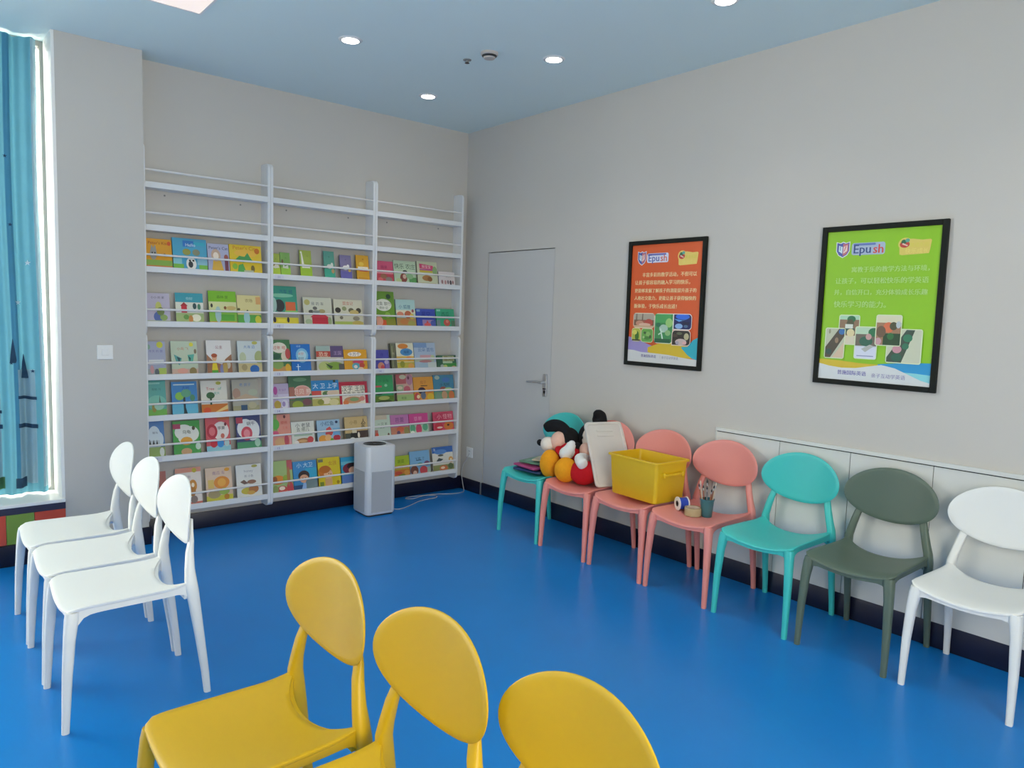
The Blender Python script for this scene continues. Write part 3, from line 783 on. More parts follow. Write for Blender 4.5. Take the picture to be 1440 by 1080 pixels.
(2, 8, -1.634, 0.156, 0.233, 'pale green picture book with orange and red fruit', 'a4bc7c', 'R .74 .7 1 1 c05c60;E .3 .42 .32 .14 dc8c38;E .14 .44 .12 .1 9c5c38;E .66 .44 .14 .12 98ac40;E .46 .12 .24 .12 c45048;E .46 .16 .14 .06 f0dcc8;E .84 .14 .16 .2 c84450;E .8 .5 .08 .3 b07c4c;E .15 .14 .14 .12 8c9c58'),
(2, 8, -1.461, 0.181, 0.215, 'blue picture book with dark-haired child in grey jacket', '3c8cc4', 'R .52 .38 1 .74 34a4cc;T .5 .86 .17 d8ecf4 小 大卫;E .44 .5 .24 .18 38282c;E .44 .4 .19 .14 dca484;R 0 0 .5 .2 2c4c78;P .3,.0 .6,.0 .5,.26 .4,.26 90b0dc;R .52 .0 1 .3 74888c;E .72 .28 .22 .1 74888c;E .38 .42 .02 .02 201818;E .5 .42 .02 .02 201818'),
(2, 8, -1.27, 0.177, 0.221, 'yellow picture book with an orange-haired girl', 'dcc424', 'R .02 .86 .24 .96 78745c;E .3 .54 .3 .2 c87430;E .44 .44 .2 .16 e8b890;E .3 .6 .24 .12 c06c28;T .66 .8 .16 c07c28 女孩;R .28 .0 .6 .3 d8a878;R .04 .04 .22 .2 7c8c38;E .86 .14 .07 .06 a8881c;E .46 .46 .02 .02 402010;E .55 .44 .02 .02 402010'),
(2, 8, -1.078, 0.189, 0.208, 'blue picture book with a red-haired child beside the purifier', '3ca0c8', 'R 0 .72 1 .84 70bcd0;E .4 .58 .34 .2 843444;E .5 .66 .24 .12 2c2028;E .52 .5 .2 .14 dcac90;R 0 0 .5 .34 6888c8;P .4,.0 .8,.04 .7,.2 e0dcdc;R .6 0 1 .12 2c3858'),
(3, 3, -0.825, 0.146, 0.168, 'pink-red picture book with a glossy wrapper', 'c85474', 'R 0 0 1 .4 c44858;E .4 .3 .2 .12 a06c50;E .2 .14 .14 .1 d86868;E .7 .16 .2 .12 908078;T .45 .72 .16 9c3458 糖果;R .0 .42 1 .48 e8a0a8'),
(3, 3, -0.646, 0.201, 0.183, 'pale mint picture book with dark lettering and a brown hen', 'b8ccb0', 'T .5 .76 .18 344840 快乐 农庄;E .5 .54 .1 .06 38443c;E .42 .26 .16 .2 8c4c40;E .46 .32 .08 .1 d8b4a0;R .66 0 1 .3 5c9c5c;E .7 .34 .16 .12 90b888;E .2 .14 .12 .1 b4c490'),
(3, 3, -0.437, 0.19, 0.191, 'pale picture book with pink title band and brown bear', 'c8ccac', 'P .12,.7 .12,.9 .8,.84 .84,.66 d04c74;R .12 .54 .8 .66 c8b438;R .12 .62 .84 .68 b05890;E .88 .62 .12 .2 88a470;E .46 .3 .24 .12 b07c48;E .6 .26 .12 .1 946038;R 0 0 .9 .1 b0a87c;T .46 .78 .12 f0d0d8 熊宝宝'),
(3, 3, -0.252, 0.159, 0.12, 'small white picture book with tiny figures along its foot', 'd8d0d0', 'E .2 .3 .06 .14 a07878;E .4 .28 .06 .14 b88c8c;E .56 .3 .05 .14 6c6068;E .72 .28 .07 .16 504850;E .86 .3 .05 .12 986c6c;T .5 .7 .13 a89ca0 一家人'),
(3, 4, -0.812, 0.169, 0.278, 'tall olive green picture book with a white oval title', '6c9834', 'E .42 .62 .42 .17 e4e4d8;T .42 .66 .15 38482c 昆虫 旅行;T .42 .54 .11 4c5c3c 奇妙 记;E .7 .86 .12 .07 3c5840;E .36 .12 .2 .09 d8582c;E .14 .16 .2 .14 e0a088;R .5 .0 1 .24 8c8c30;E .6 .34 .14 .08 8cb448'),
(3, 4, -0.629, 0.176, 0.221, 'pale aqua picture book with orange foxes', 'b0d0cc', 'R 0 .5 1 .62 e4dcc0;T .45 .74 .15 34688c 小 狐狸;R 0 0 1 .34 b89058;E .2 .46 .18 .1 d8886c;E .6 .46 .18 .14 c06848;E .8 .4 .12 .1 d8c050;E .4 .2 .24 .1 c88048;E .76 .14 .2 .1 a8a050;E .86 .6 .06 .06 a0545c'),
(3, 4, -0.444, 0.18, 0.152, 'low royal blue picture book with a red flower on pink', '3c50b0', 'R .3 0 .9 .42 a088b4;P .4,.05 .7,.05 .56,.4 d44c48;E .56 .16 .18 .1 e0605c;E .86 .24 .14 .16 505ca8;T .5 .72 .2 24308c 星空;R .02 .84 .2 .96 7ca0c0'),
(3, 4, -0.254, 0.181, 0.158, 'low emerald green picture book with a round red fruit', '3ca47c', 'E .56 .28 .18 .18 c8584c;E .58 .34 .08 .08 dc8878;R .8 0 1 .4 587c60;T .5 .72 .18 1c6850 西瓜;R 0 0 .2 .4 7c8c8c;R .04 .86 .24 .96 90ccb8'),
(3, 5, -0.839, 0.122, 0.159, 'low violet-blue picture book with an orange figure', '4c4ca4', 'E .4 .2 .24 .2 d08c70;E .5 .14 .14 .12 c84c58;R .7 .0 1 .46 8870b0;T .5 .76 .2 2c3494 夜;E .8 .4 .16 .1 b8a8cc'),
(3, 5, -0.738, 0.042, 0.209, 'thin olive-spined picture book turned edge-on', '6c6c54', 'R .2 .1 .5 .9 8c8c68;T .5 .6 .5 b8b498 书'),
(3, 5, -0.629, 0.158, 0.212, 'white picture book with a blue oval and orange crest', 'dcd8c0', 'E .4 .88 .3 .1 d88438;E .58 .66 .36 .14 4888bc;T .58 .66 .14 244c7c 海豚;R 0 .3 1 .5 dcb048;E .7 .42 .16 .08 e08848;R 0 0 1 .28 c0b040;E .8 .12 .18 .12 dca050;E .3 .2 .14 .12 949430'),
(3, 5, -0.442, 0.205, 0.215, 'pale blue picture book with a pink middle band', 'a8b8cc', 'R 0 .82 .6 1 7c98c0;T .56 .74 .14 5470a4 云朵 面包;R .26 .44 .8 .54 cc9ca4;R 0 .28 .9 .44 b4c0a8;E .5 .3 .3 .05 b88080;E .4 .12 .24 .12 a0b8c8;R .6 .0 1 .26 c4ccc8;E .84 .44 .1 .1 b8c498'),
(3, 5, -0.236, 0.192, 0.111, 'low dark green picture book with pale lettering', '3c6850', 'R .3 .55 .9 .95 a8a87c;R .3 0 1 .42 3c8c3c;R .3 .4 .8 .55 b8ccac;E .26 .2 .1 .12 b0b8b0;E .42 .16 .1 .14 c0cc78;T .6 .74 .2 6c6838 草地;E .86 .1 .12 .1 c8a080'),
(3, 6, -0.814, 0.164, 0.223, 'deep green picture book with a red tag', '389c60', 'R 0 .58 .38 .64 c8505c;R 0 0 1 .28 5c7c2c;E .46 .2 .3 .07 a8b060;E .5 .06 .4 .07 344820;T .5 .8 .14 2c7448 小 火车;E .6 .64 .08 .05 8ccca0;E .2 .36 .2 .06 2c5c40'),
(3, 6, -0.626, 0.155, 0.226, 'pink topped picture book with a pale green foot', 'c8a090', 'R 0 0 1 .28 a0b874;R 0 .66 .6 1 b45c60;E .4 .9 .2 .08 c4c0a4;E .8 .8 .2 .2 b07c90;E .74 .86 .06 .06 6c3c50;R 0 .4 .4 .62 98ac88;E .62 .46 .2 .12 c4606c;T .4 .16 .12 54703c 松鼠;E .2 .52 .16 .06 d8c4a8'),
(3, 6, -0.45, 0.189, 0.199, 'orange picture book with a dark-haired figure and yellow ball', 'dc9838', 'T .5 .78 .13 bc6c30 橙子;R .36 .62 .7 .65 3c2c20;E .4 .44 .2 .14 3c2c3c;E .46 .24 .13 .16 68748c;E .14 .16 .14 .2 c4504c;E .82 .18 .18 .14 e0b834;E .2 .2 .08 .08 f0d8a8;E .8 .42 .2 .07 cc7040'),
(3, 6, -0.251, 0.204, 0.21, 'teal-blue picture book with a red-brown animal in grass', '4484a0', 'T .55 .62 .12 24404c 小 松树;E .2 .9 .12 .08 a8b8a8;R 0 .0 1 .34 70a070;E .46 .44 .16 .1 9c5444;E .5 .2 .14 .16 c89c78;E .84 .18 .14 .18 d07444;E .2 .16 .14 .16 7c9c84;E .62 .8 .2 .1 4878b4;E .7 .42 .2 .08 a4c484'),
(3, 7, -0.827, 0.142, 0.173, 'pale mint picture book with small dark letters', 'c0d0c0', 'T .5 .6 .14 48544c 一 只 羊;T .5 .44 .1 6c7870 的 梦;R 0 .0 .2 .34 b07068;E .84 .1 .06 .08 6c4c40;R 0 .8 .8 1 c8b8a0;E .12 .12 .1 .1 d0503c'),
(3, 7, -0.67, 0.167, 0.166, 'purple-pink titled picture book with a coral foot', 'c078ac', 'T .5 .76 .2 703c74 芭蕾;R 0 0 1 .42 c88468;E .5 .3 .2 .14 d86c4c;E .4 .14 .1 .1 6c5878;E .85 .2 .15 .2 988c58;R .1 .46 .9 .54 dca0c0'),
(3, 7, -0.492, 0.18, 0.166, 'magenta topped picture book with mint and pink dots', 'd0488c', 'R 0 0 1 .46 b4d0b4;E .16 .3 .14 .2 60ac84;E .48 .24 .16 .26 d04c70;E .82 .32 .14 .18 64ac88;E .14 .1 .1 .08 e8ece0;T .46 .74 .18 e8a0c0 草莓;R 0 .46 .9 .52 c4609c'),
(3, 7, -0.251, 0.204, 0.166, 'raspberry red picture book with an orange monster', 'd44c68', 'E .5 .76 .42 .2 c43c5c;T .56 .76 .18 f0b0b8 小 怪物;E .26 .26 .2 .22 cc3444;E .74 .28 .24 .2 dc7c34;E .72 .32 .06 .05 402018;E .3 .22 .14 .05 f0d0c8;R 0 .46 1 .52 dc7080'),
(3, 8, -0.651, 0.158, 0.171, 'lime green picture book with an orange foot beside the purifier', 'a8bc34', 'R 0 .4 1 .55 dca068;R 0 0 1 .36 d07c38;T .5 .74 .16 5c7820 蔬菜;E .5 .1 .2 .06 7c8838;E .3 .2 .24 .08 c8503c;E .8 .2 .16 .12 dc9c48'),
(3, 8, -0.472, 0.192, 0.195, 'light blue picture book with a brown squirrel and red hat', '80b0d4', 'T .5 .66 .12 2c4c70 下雪 了;R .32 .6 .58 .63 2c3c50;E .5 .44 .14 .07 5c9888;E .2 .2 .2 .2 7c4c40;E .22 .1 .1 .1 dcb4a0;E .66 .18 .2 .18 cc4c54;R .84 0 1 .3 a8b8a8;E .84 .46 .14 .1 8c5c7c'),
(3, 8, -0.244, 0.208, 0.208, 'picture book with blue sky, dark whale and green foot', 'dcd8cc', 'R 0 .76 1 1 3868b0;E .4 .8 .3 .1 5c8cc8;P .18,.44 .3,.56 .52,.5 .3,.38 4c5450;E .4 .66 .14 .04 5c5c58;E .88 .46 .11 .12 d8a058;E .88 .46 .05 .05 ecdcb0;R 0 0 1 .28 8c9058;E .5 .14 .2 .12 cc7448;E .46 .16 .1 .05 f0d8c0;E .84 .2 .12 .12 5c6c48;T .1 .9 .1 d8e4f0 海'),
]
ORD = ['first', 'second', 'third', 'fourth', 'fifth', 'sixth', 'seventh', 'eighth']
LOC = ['beside the pillar', 'in the middle rack', 'near the corner']
GRP = ['picture books in the rack beside the pillar', 'picture books in the middle rack', 'picture books in the rack near the corner']
LEAN = math.radians(11)
rnd = random.Random(4)
for bay, tier, bx, bw, bh, desc, base, art in BOOKS:
    th = .006 if bw < .1 else rnd.choice((.007, .009, .011))
    if 'edge-on' in desc: th = .02
    zb = LIP[tier - 1] - .017 + th * math.sin(LEAN) + .0008
    t = thing('picture_book', desc + ', ' + ORD[tier - 1] + ' tier ' + LOC[bay - 1], 'book', (bx, -.1045, zb), (-LEAN, 0, 0), GRP[bay - 1])
    c = lin(base)
    hw = bw / 2
    cv = MB()
    cv.box(-hw, hw, 0, .0014, 0, bh, M['print'], col=c)                       # front board
    cv.box(-hw, hw, th - .0014, th, 0, bh, M['print'], col=tuple(x * .92 for x in c))
    cv.box(-hw, -hw + .0016, .0014, th - .0014, 0, bh, M['print'], col=tuple(x * .55 for x in c))     # spine
    cv.build('cover', t)
    MB().box(-hw + .0016, hw - .003, .0014, th - .0014, .002, bh - .003, M['paper']).build('page_block', t)
    sh = Sheet(bw, bh, lambda u, v, d, h=hw: (u - h, -d, v), M['print'])
    sh.art(art)
    sh.build('cover_print', t)

# ---------------------------------------------------------------- chairs
SW = .205
def seat_z(x, y):
    q = min(1.0, abs(y) / SW)
    z = .446 - .030 * (1 - q * q)
    if x < -.08: z += .012 * ((-x - .08) / .1) ** 2
    if x > .15: z -= .007 * ((x - .15) / .065) ** 2
    return z
def make_chair(kind, loc, rz, label, group):
    mt = CH[kind]
    t = thing('side_chair', label, 'chair', loc, (0, 0, rz), group)
    # seat shell: saddle surface with a concave rear edge and rounded front corners
    nu, nv = 22, 28
    def outline(v):
        a = abs(v)
        xf = .230 - .008 * a * a - (.024 * ((a - .87) / .13) ** 2.2 if a > .87 else 0)
        xr = -.118 - .072 * a ** 2.6
        return xr, xf
    def srf(i, j, dz, ins=0.0):
        v = -1 + 2 * j / nv
        u = i / nu
        xr, xf = outline(v)
        x = xr + ins + (xf - xr - 2 * ins) * u
        w = SW - .013 * (1 - u) - ins
        y = v * w
        return (x, y, seat_z(x, y) + dz)
    V, F = [], []
    lay = [(0.0, .0022), (-.0022, 0.0), (-.0095, .0004), (-.012, .004)]
    n = (nu + 1) * (nv + 1)
    for dz, ins in (lay[0], lay[3]):
        V += [srf(i, j, dz, ins) for i in range(nu + 1) for j in range(nv + 1)]
    for L in (0, 1):
        for i in range(nu):
            for j in range(nv):
                a = L * n + i * (nv + 1) + j
                q = (a, a + 1, a + nv + 2, a + nv + 1)
                F.append(q if L else q[::-1])
    border = [(i, 0) for i in range(nu)] + [(nu, j) for j in range(nv)] + [(i, nv) for i in range(nu, 0, -1)] + [(0, j) for j in range(nv, 0, -1)]
    loops = [[i * (nv + 1) + j for i, j in border]]
    for dz, ins in lay[1:3]:
        loops.append(list(range(len(V), len(V) + len(border))))
        V += [srf(i, j, dz, ins) for i, j in border]
    loops.append([n + i * (nv + 1) + j for i, j in border])
    for A, B in zip(loops, loops[1:]):
        for k in range(len(border)):
            k2 = (k + 1) % len(border)
            F.append((A[k], A[k2], B[k2], B[k]))
    MB().add(V, F, mt).build('seat', t, 55)
    # backrest: dished oval, slightly leaning
    A, Bz, CZ = {'pink': .2160, 'turquoise': .2175, 'white': .2145, 'yellow': .2180, 'grey': .2200}[kind], .131, .688
    nr, ns = 9, 56
    def bk(rr, a, off):
        y = A * rr * math.cos(a)
        dz = Bz * rr * math.sin(a)
        dz *= 1 + .05 * math.sin(a)
        x = -.213 + .040 * (y / A) ** 2 - .06 * dz
        return (x + off, y, CZ + dz)
    V, F = [bk(0, 0, .0038)], []
    for i in range(1, nr + 1):
        V += [bk(.985 * i / nr, 2 * PI * k / ns, .0038 if i < nr else .0034) for k in range(ns)]
    V += [bk(1.0, 2 * PI * k / ns, .0015) for k in range(ns)]
    V += [bk(1.0, 2 * PI * k / ns, -.0012) for k in range(ns)]
    for i in range(nr, 0, -1):
        V += [bk(.985 * i / nr, 2 * PI * k / ns, -.0038) for k in range(ns)]
    V.append(bk(0, 0, -.0038))
    tot = 2 * nr + 2
    for k in range(ns):
        F.append((0, 1 + k, 1 + (k + 1) % ns))
        F.append((len(V) - 1, 1 + (tot - 1) * ns + (k + 1) % ns, 1 + (tot - 1) * ns + k))
    for i in range(tot - 1):
        for k in range(ns):
            a, b = 1 + i * ns + k, 1 + i * ns + (k + 1) % ns
            F.append((a, a + ns, b + ns, b))
    MB().add(V, F, mt).build('backrest', t, 55)
    # four legs; the rear pair runs on up to the backrest
    for s in (1, -1):
        p = [(.239, .198, 0), (.236, .1975, .06), (.229, .195, .2), (.219, .189, .33), (.210, .182, .40), (.206, .179, seat_z(.2, .18) - .010)]
        r = [(.0125, .0125), (.0135, .0135), (.0165, .0165), (.0195, .0195), (.0225, .0225), (.0215, .0215)]
        MB().post([(a, b * s, c) for a, b, c in p], r, mt, 16, 2.8).build('leg', t, 60)
    for s in (1, -1):
        p = [(-.243, .192, 0), (-.236, .191, .08), (-.216, .189, .24), (-.200, .187, .36), (-.191, .188, .42), (-.187, .185, .46), (-.187, .1745, .50),
             (-.192, .159, .56), (-.2005, .1485, .60), (-.2045, .138, .64), (-.2085, .129, .68)]
        r = [(.0125, .0125), (.014, .0135), (.0175, .016), (.021, .018), (.0235, .019), (.0215, .0185), (.0175, .018), (.0140, .0175), (.0095, .0170), (.0060, .0150), (.0045, .010)]
        MB().post([(a, b * s, c) for a, b, c in p], r, mt, 16, 2.8).build('leg', t, 60)
    # apron rails under the seat, filleted into the legs
    def rail(fn, nrm, top, n=18, th=.014):
        R = []
        for i in range(n + 1):
            q = i / n
            x, y = fn(q)
            e = min(q, 1 - q)
            hgt = .022 + .034 * math.exp(-e / .045)
            zt = seat_z(x, y) - .008
            zt = min(zt, top)
            ox, oy = nrm[0] * th / 2, nrm[1] * th / 2
            R.append([(x - ox, y - oy, zt), (x + ox, y + oy, zt), (x + ox, y + oy, zt - hgt), (x - ox, y - oy, zt - hgt)])
        MB().rings(R, mt).build('apron_rail', t, 40)
    rail(lambda q: (.211, -.176 + .352 * q), (1, 0), .5)
    rail(lambda q: (-.172 + .05 * math.sin(PI * q) ** .8, -.178 + .356 * q), (1, 0), .5)
    for s in (1, -1):
        rail(lambda q, s=s: (-.180 + .375 * q, s * (.184 + .003 * q)), (0, 1), .5)
    return t

PX = -.272
wall_chairs = [('turquoise', -1.364, 'turquoise oval-back chair beside the door, booklets piled on its seat'),
               ('pink', -1.80, 'pink oval-back chair carrying the two plush toys'),
               ('pink', -2.244, 'pink oval-back chair carrying the white lid and yellow bin'),
               ('pink', -2.685, 'pink oval-back chair carrying a brush cup and tape rolls'),
               ('turquoise', -3.142, 'empty turquoise oval-back chair between the pink and grey chairs'),
               ('grey', -3.605, 'empty grey-green oval-back chair against the white wainscot'),
               ('white', -4.075, 'empty white oval-back chair at the end of the wall row beside the grey one')]
made = {}
G1 = 'plastic chairs in a row along the poster wall'
G2 = 'white plastic chairs in front of the window'
G3 = 'yellow plastic chairs in the foreground'
for kind, y, lb in wall_chairs:
    if kind not in made:
        made[kind] = make_chair(kind, (PX, y, 0), PI, lb, G1)
    else:
        dup(made[kind], (PX, y, 0), (0, 0, PI), lb, G1)
for y, lb in ((-1.150, 'white oval-back chair closest to the window in the white trio'),
              (-1.590, 'middle white oval-back chair of the trio in front of the pillar'),
              (-2.026, 'white oval-back chair of the trio beside the yellow chairs, its whole side showing')):
    dup(made['white'], (-3.077, y, 0), (0, 0, PI), lb, G2)
for i, (x, y, lb) in enumerate(((-3.045, -3.30, 'yellow oval-back chair next to the white trio, whole seat in view'),
                             (-3.015, -3.755, 'middle yellow oval-back chair of the foreground row, seat cut off below'),
                             (-2.97, -4.175, 'yellow oval-back chair closest to the camera, only its backrest in view'))):
    if i == 0: made['yellow'] = make_chair('yellow', (x, y, 0), PI * 182 / 180, lb, G3)
    else: dup(made['yellow'], (x, y, 0), (0, 0, PI * (182 if i == 1 else 180) / 180), lb, G3)

# ---------------------------------------------------------------- air purifier
t = thing('air_purifier', 'white square tower air purifier standing in front of the racks', 'air purifier', (-1.005, -.283, 0), (0, 0, math.radians(-2)))
def rsq(hx, hy, r, z, n=7):
    out = []
    for cx, cyy, a0 in ((hx - r, hy - r, 0), (-hx + r, hy - r, 90), (-hx + r, -hy + r, 180), (hx - r, -hy + r, 270)):
        for i in range(n):
            a = math.radians(a0 + 90 * i / (n - 1))
            out.append((cx + r * math.cos(a), cyy + r * math.sin(a), z))
    return out
hx, hy = .12, .12
M['purifier'] = mat('purifier_white', (0.66, 0.68, 0.72), 0.32, noise=0.01)
b = MB()
b.rings([rsq(hx - .006, hy - .006, .03, .012), rsq(hx, hy, .034, .022), rsq(hx, hy, .034, .512), rsq(hx - .003, hy - .003, .032, .519), rsq(hx - .012, hy - .012, .026, .520)], M['purifier'])
b.build('body', t, 40)
MB().rings([rsq(hx - .012, hy - .012, .026, 0), rsq(hx - .012, hy - .012, .026, .013)], M['dark']).build('foot_plinth', t, 40)
MB().lathe([(.094, .5195), (.094, .5215), (.090, .5225), (.088, .5215), (.084, .5212)], M['purifier'], n=40, closed=True).build('vent_ring', t, 40)
MB().lathe([(0, .5205), (.087, .5205), (.087, .5195)], M['vent'], n=40).build('vent_mesh', t)
for k in range(9):
    rr = .018 + .008 * k
    MB().lathe([(rr, .5206), (rr, .5222), (rr + .0025, .5222), (rr + .0025, .5206)], M['dark'], n=36, closed=True).build('vent_fin', t)
# perforated lower grilles: plate with rows of small holes
M['grille'] = bpy.data.materials.new('perforated_plate')
M['grille'].use_nodes = True
_nt = M['grille'].node_tree
_b = _nt.nodes['Principled BSDF']
_tc = _nt.nodes.new('ShaderNodeTexCoord')
_mp = _nt.nodes.new('ShaderNodeMapping')
_mp.inputs['Scale'].default_value = (150, 150, 150)
_vo = _nt.nodes.new('ShaderNodeTexVoronoi')
_vo.inputs['Randomness'].default_value = 0.0
_rp = _nt.nodes.new('ShaderNodeValToRGB')
_rp.color_ramp.elements[0].position = .30
_rp.color_ramp.elements[0].color = (0.14, 0.145, 0.16, 1)
_rp.color_ramp.elements[1].position = .38
_rp.color_ramp.elements[1].color = (0.60, 0.62, 0.66, 1)
_nt.links.new(_tc.outputs['Object'], _mp.inputs[0])
_nt.links.new(_mp.outputs[0], _vo.inputs[0])
_nt.links.new(_vo.outputs[0], _rp.inputs[0])
_nt.links.new(_rp.outputs[0], _b.inputs['Base Color'])
_b.inputs['Roughness'].default_value = .4
MB().box(-.084, .084, -hy - .0012, -hy + .002, .03, .335, M['grille'], .001).build('front_grille', t)
MB().box(-hx - .0012, -hx + .002, -.084, .084, .03, .335, M['grille'], .001).build('side_grille', t)
MB().box(hx - .002, hx + .0012, -.084, .084, .03, .335, M['grille'], .001).build('side_grille', t)

def smooth_path(pts, n=8):
    P = [Vector(p) for p in pts]
    P = [P[0]] + P + [P[-1]]
    out = []
    for i in range(1, len(P) - 2):
        for k in range(n):
            u = k / n
            a, b2, c2, d2 = P[i - 1], P[i], P[i + 1], P[i + 2]
            out.append(.5 * ((2 * b2) + (c2 - a) * u + (2 * a - 5 * b2 + 4 * c2 - d2) * u * u + (3 * b2 - a - 3 * c2 + d2) * u ** 3))
    out.append(P[-2])
    return out
cord = [(-.886, -.31, .02), (-.828, -.323, .004), (-.777, -.325, .004), (-.66, -.27, .004), (-.56, -.215, .004), (-.47, -.195, .004), (-.385, -.19, .004), (-.345, -.15, .004),
        (-.37, -.10, .004), (-.473, -.062, .004), (-.56, -.055, .004), (-.60, -.085, .004), (-.555, -.13, .007), (-.446, -.10, .0095), (-.33, -.105, .008), (-.2, -.15, .004),
        (-.10, -.16, .004), (-.045, -.12, .006), (-.026, -.075, .06), (-.024, -.055, .13), (-.02, -.07, .22), (-.018, -.12, .28), (-.014, -.135, .315)]
o = MB().tube(smooth_path(cord), .003, M['grey_cord'], 8).build('power_cord', None, 60)
tag(o, 'thin white power cord looping on the floor between purifier and corner', 'cord')

# ---------------------------------------------------------------- things on the chairs
# yellow storage bin
t = thing('storage_bin', 'open yellow plastic storage bin resting on the pink chair', 'bin', (-.288, -2.287, .4475), (0, 0, math.radians(-4)))
def ring4(hx, hy, z, r=.02):
    return [(x, y, z) for x, y, _ in rsq(hx, hy, r, 0, 5)]
b = MB()
R = [ring4(.118, .176, 0), ring4(.122, .180, .004), ring4(.1345, .1925, .228), ring4(.1345, .1925, .232)]
R += [ring4(.145, .203, .233), ring4(.146, .204, .240), ring4(.144, .202, .245), ring4(.133, .191, .245)]
R += [ring4(.131, .189, .236), ring4(.1185, .1765, .006), ring4(.114, .172, .0045)]
b.rings(R, M['bin'])
b.build('tub', t, 45)
for s in (1, -1):
    hb = MB()
    hb.box(-.075, .075, s * .186, s * .209, .160, .176, M['bin'], .004)
    for q in (-.078, .078):
        hb.box(q - .007, q + .007, s * .184, s * .213, .154, .184, M['bin'], .005)
    hb.build('handle', t, 45)
    MB().box(-.09, .09, s * .1905, s * .1925, .184, .226, M['bin'], .0008).build('handle_recess', t)

# milky lid leaning beside the bin
P0, TL, TR = Vector((-.385, -1.965, .447)), Vector((-.28, -1.733, .82)), Vector((-.055, -1.845, .826))
ex = (TR - TL).normalized()
ey = (TL - P0)
ey = (ey - ex * ey.dot(ex)).normalized()
ez = ex.cross(ey)
LW, LH = .262, .452
t = thing('storage_cover', 'milky white plastic bin cover standing on edge between toys and yellow bin', 'bin cover', P0)
t.matrix_world = Matrix(((ex.x, ey.x, ez.x, P0.x), (ex.y, ey.y, ez.y, P0.y), (ex.z, ey.z, ez.z, P0.z), (0, 0, 0, 1)))
def lring(ins, z, r):
    return [(x + LW / 2, y + LH / 2, z) for x, y, _ in rsq(LW / 2 - ins, LH / 2 - ins, r, 0, 6)]
MB().rings([lring(0, -.014, .028), lring(0, 0, .028), lring(.003, .003, .026), lring(.016, .003, .02), lring(.020, -.002, .018)], M['lid'], False, True).build('plate', t, 40)
for k in range(2):
    y0 = LH - .07 - k * .035
    MB().box(.075, LW - .075, y0, y0 + .016, -.003, .0015, M['lid'], .002).build('ridge', t)

# plush puppies
t = thing('plush_toy', 'plush toy with big orange feet lying against the turquoise chair back', 'plush toy', (-.36, -1.57, .46), group=None)
def L(p): return (p[0] + .36, p[1] + 1.57, p[2] - .46)
MB().ell(L((-.385, -1.537, .522)), (.075, .068, .10), M['fur_orange'], (.12, -.25, .15)).build('foot', t, 60)
MB().ell(L((-.385, -1.688, .508)), (.085, .074, .082), M['fur_orange'], (-.1, .2, .3)).build('foot', t, 60)
hd = MB().ell(L((-.225, -1.535, .672)), (.078, .085, .085), M['fur_black'], (.3, .2, 0)).build('head', t, 60)
MB().ell(L((-.285, -1.515, .662)), (.062, .062, .07), M['fur_peach'], (0, .2, .2)).build('cheek', hd, 60)
MB().ell(L((-.325, -1.452, .634)), (.055, .058, .052), M['fur_cream'], (.4, .1, .2)).build('muzzle', hd, 60)
MB().ell(L((-.355, -1.398, .642)), (.020, .026, .022), M['fur_black'], (.3, 0, 0)).build('nose', hd, 60)
e = MB()
e.tube([L(q) for q in smooth_path([(-.24, -1.585, .66), (-.245, -1.56, .71), (-.255, -1.51, .748), (-.27, -1.46, .762), (-.285, -1.415, .752), (-.295, -1.385, .735)], 5)],
       [.030 + .014 * math.sin(PI * min(1, i / 25) ** 1.3) if i < 25 else .008 for i in range(26)], M['fur_black'], 14)
e.build('ear', hd, 60)
MB().ell(L((-.34, -1.595, .612)), (.045, .05, .024), M['fur_red'], (.5, 0, 0)).build('scarf', t, 60)
MB().ell(L((-.27, -1.60, .565)), (.085, .10, .10), M['fur_red']).build('torso', t, 60)
MB().tube([L(q) for q in smooth_path([(-.27, -1.62, .60), (-.33, -1.645, .61), (-.36, -1.655, .612), (-.35, -1.68, .645), (-.335, -1.683, .675)], 5)],
          [.045 if i < 10 else .042 - .0012 * (i - 9) for i in range(21)], M['fur_white'], 14).build('arm', t, 60)
MB().ell(L((-.335, -1.684, .678)), (.023, .023, .02), M['fur_white']).build('paw', t, 60)

t = thing('plush_toy', 'plush toy in red with its face peeking out behind the white lid', 'plush toy', (-.3, -1.80, .44))
def L2(p): return (p[0] + .3, p[1] + 1.80, p[2] - .44)
MB().ell(L2((-.335, -1.80, .505)), (.085, .095, .08), M['fur_red'], (0, 0, .2)).build('body', t, 60)
MB().ell(L2((-.18, -1.79, .555)), (.075, .09, .11), M['fur_red']).build('torso', t, 60)
hd = MB().ell(L2((-.155, -1.675, .70)), (.062, .095, .10), M['fur_black'], (.2, 0, 0)).build('head', t, 60)
MB().ell(L2((-.200, -1.715, .705)), (.045, .055, .08), M['fur_cream'], (.1, 0, 0)).build('face', hd, 60)
MB().ell(L2((-.232, -1.725, .630)), (.048, .055, .052), M['fur_peach']).build('muzzle', hd, 60)
for q in ((-.250, -1.690, .712), (-.245, -1.735, .725)):
    MB().ell(L2(q), (.006, .008, .014), M['fur_black']).build('eye', hd, 60)
MB().ell(L2((-.265, -1.665, .655)), (.024, .026, .024), M['fur_black']).build('nose', hd, 60)
MB().tube([L2(q) for q in smooth_path([(-.12, -1.74, .78), (-.13, -1.735, .82), (-.14, -1.735, .848), (-.16, -1.735, .862), (-.185, -1.735, .856)], 4)],
          [.042, .044, .046, .048, .05, .05, .05, .05, .049, .047, .044, .040, .036, .030, .022, .012, .004], M['fur_black'], 14).build('ear', hd, 60)
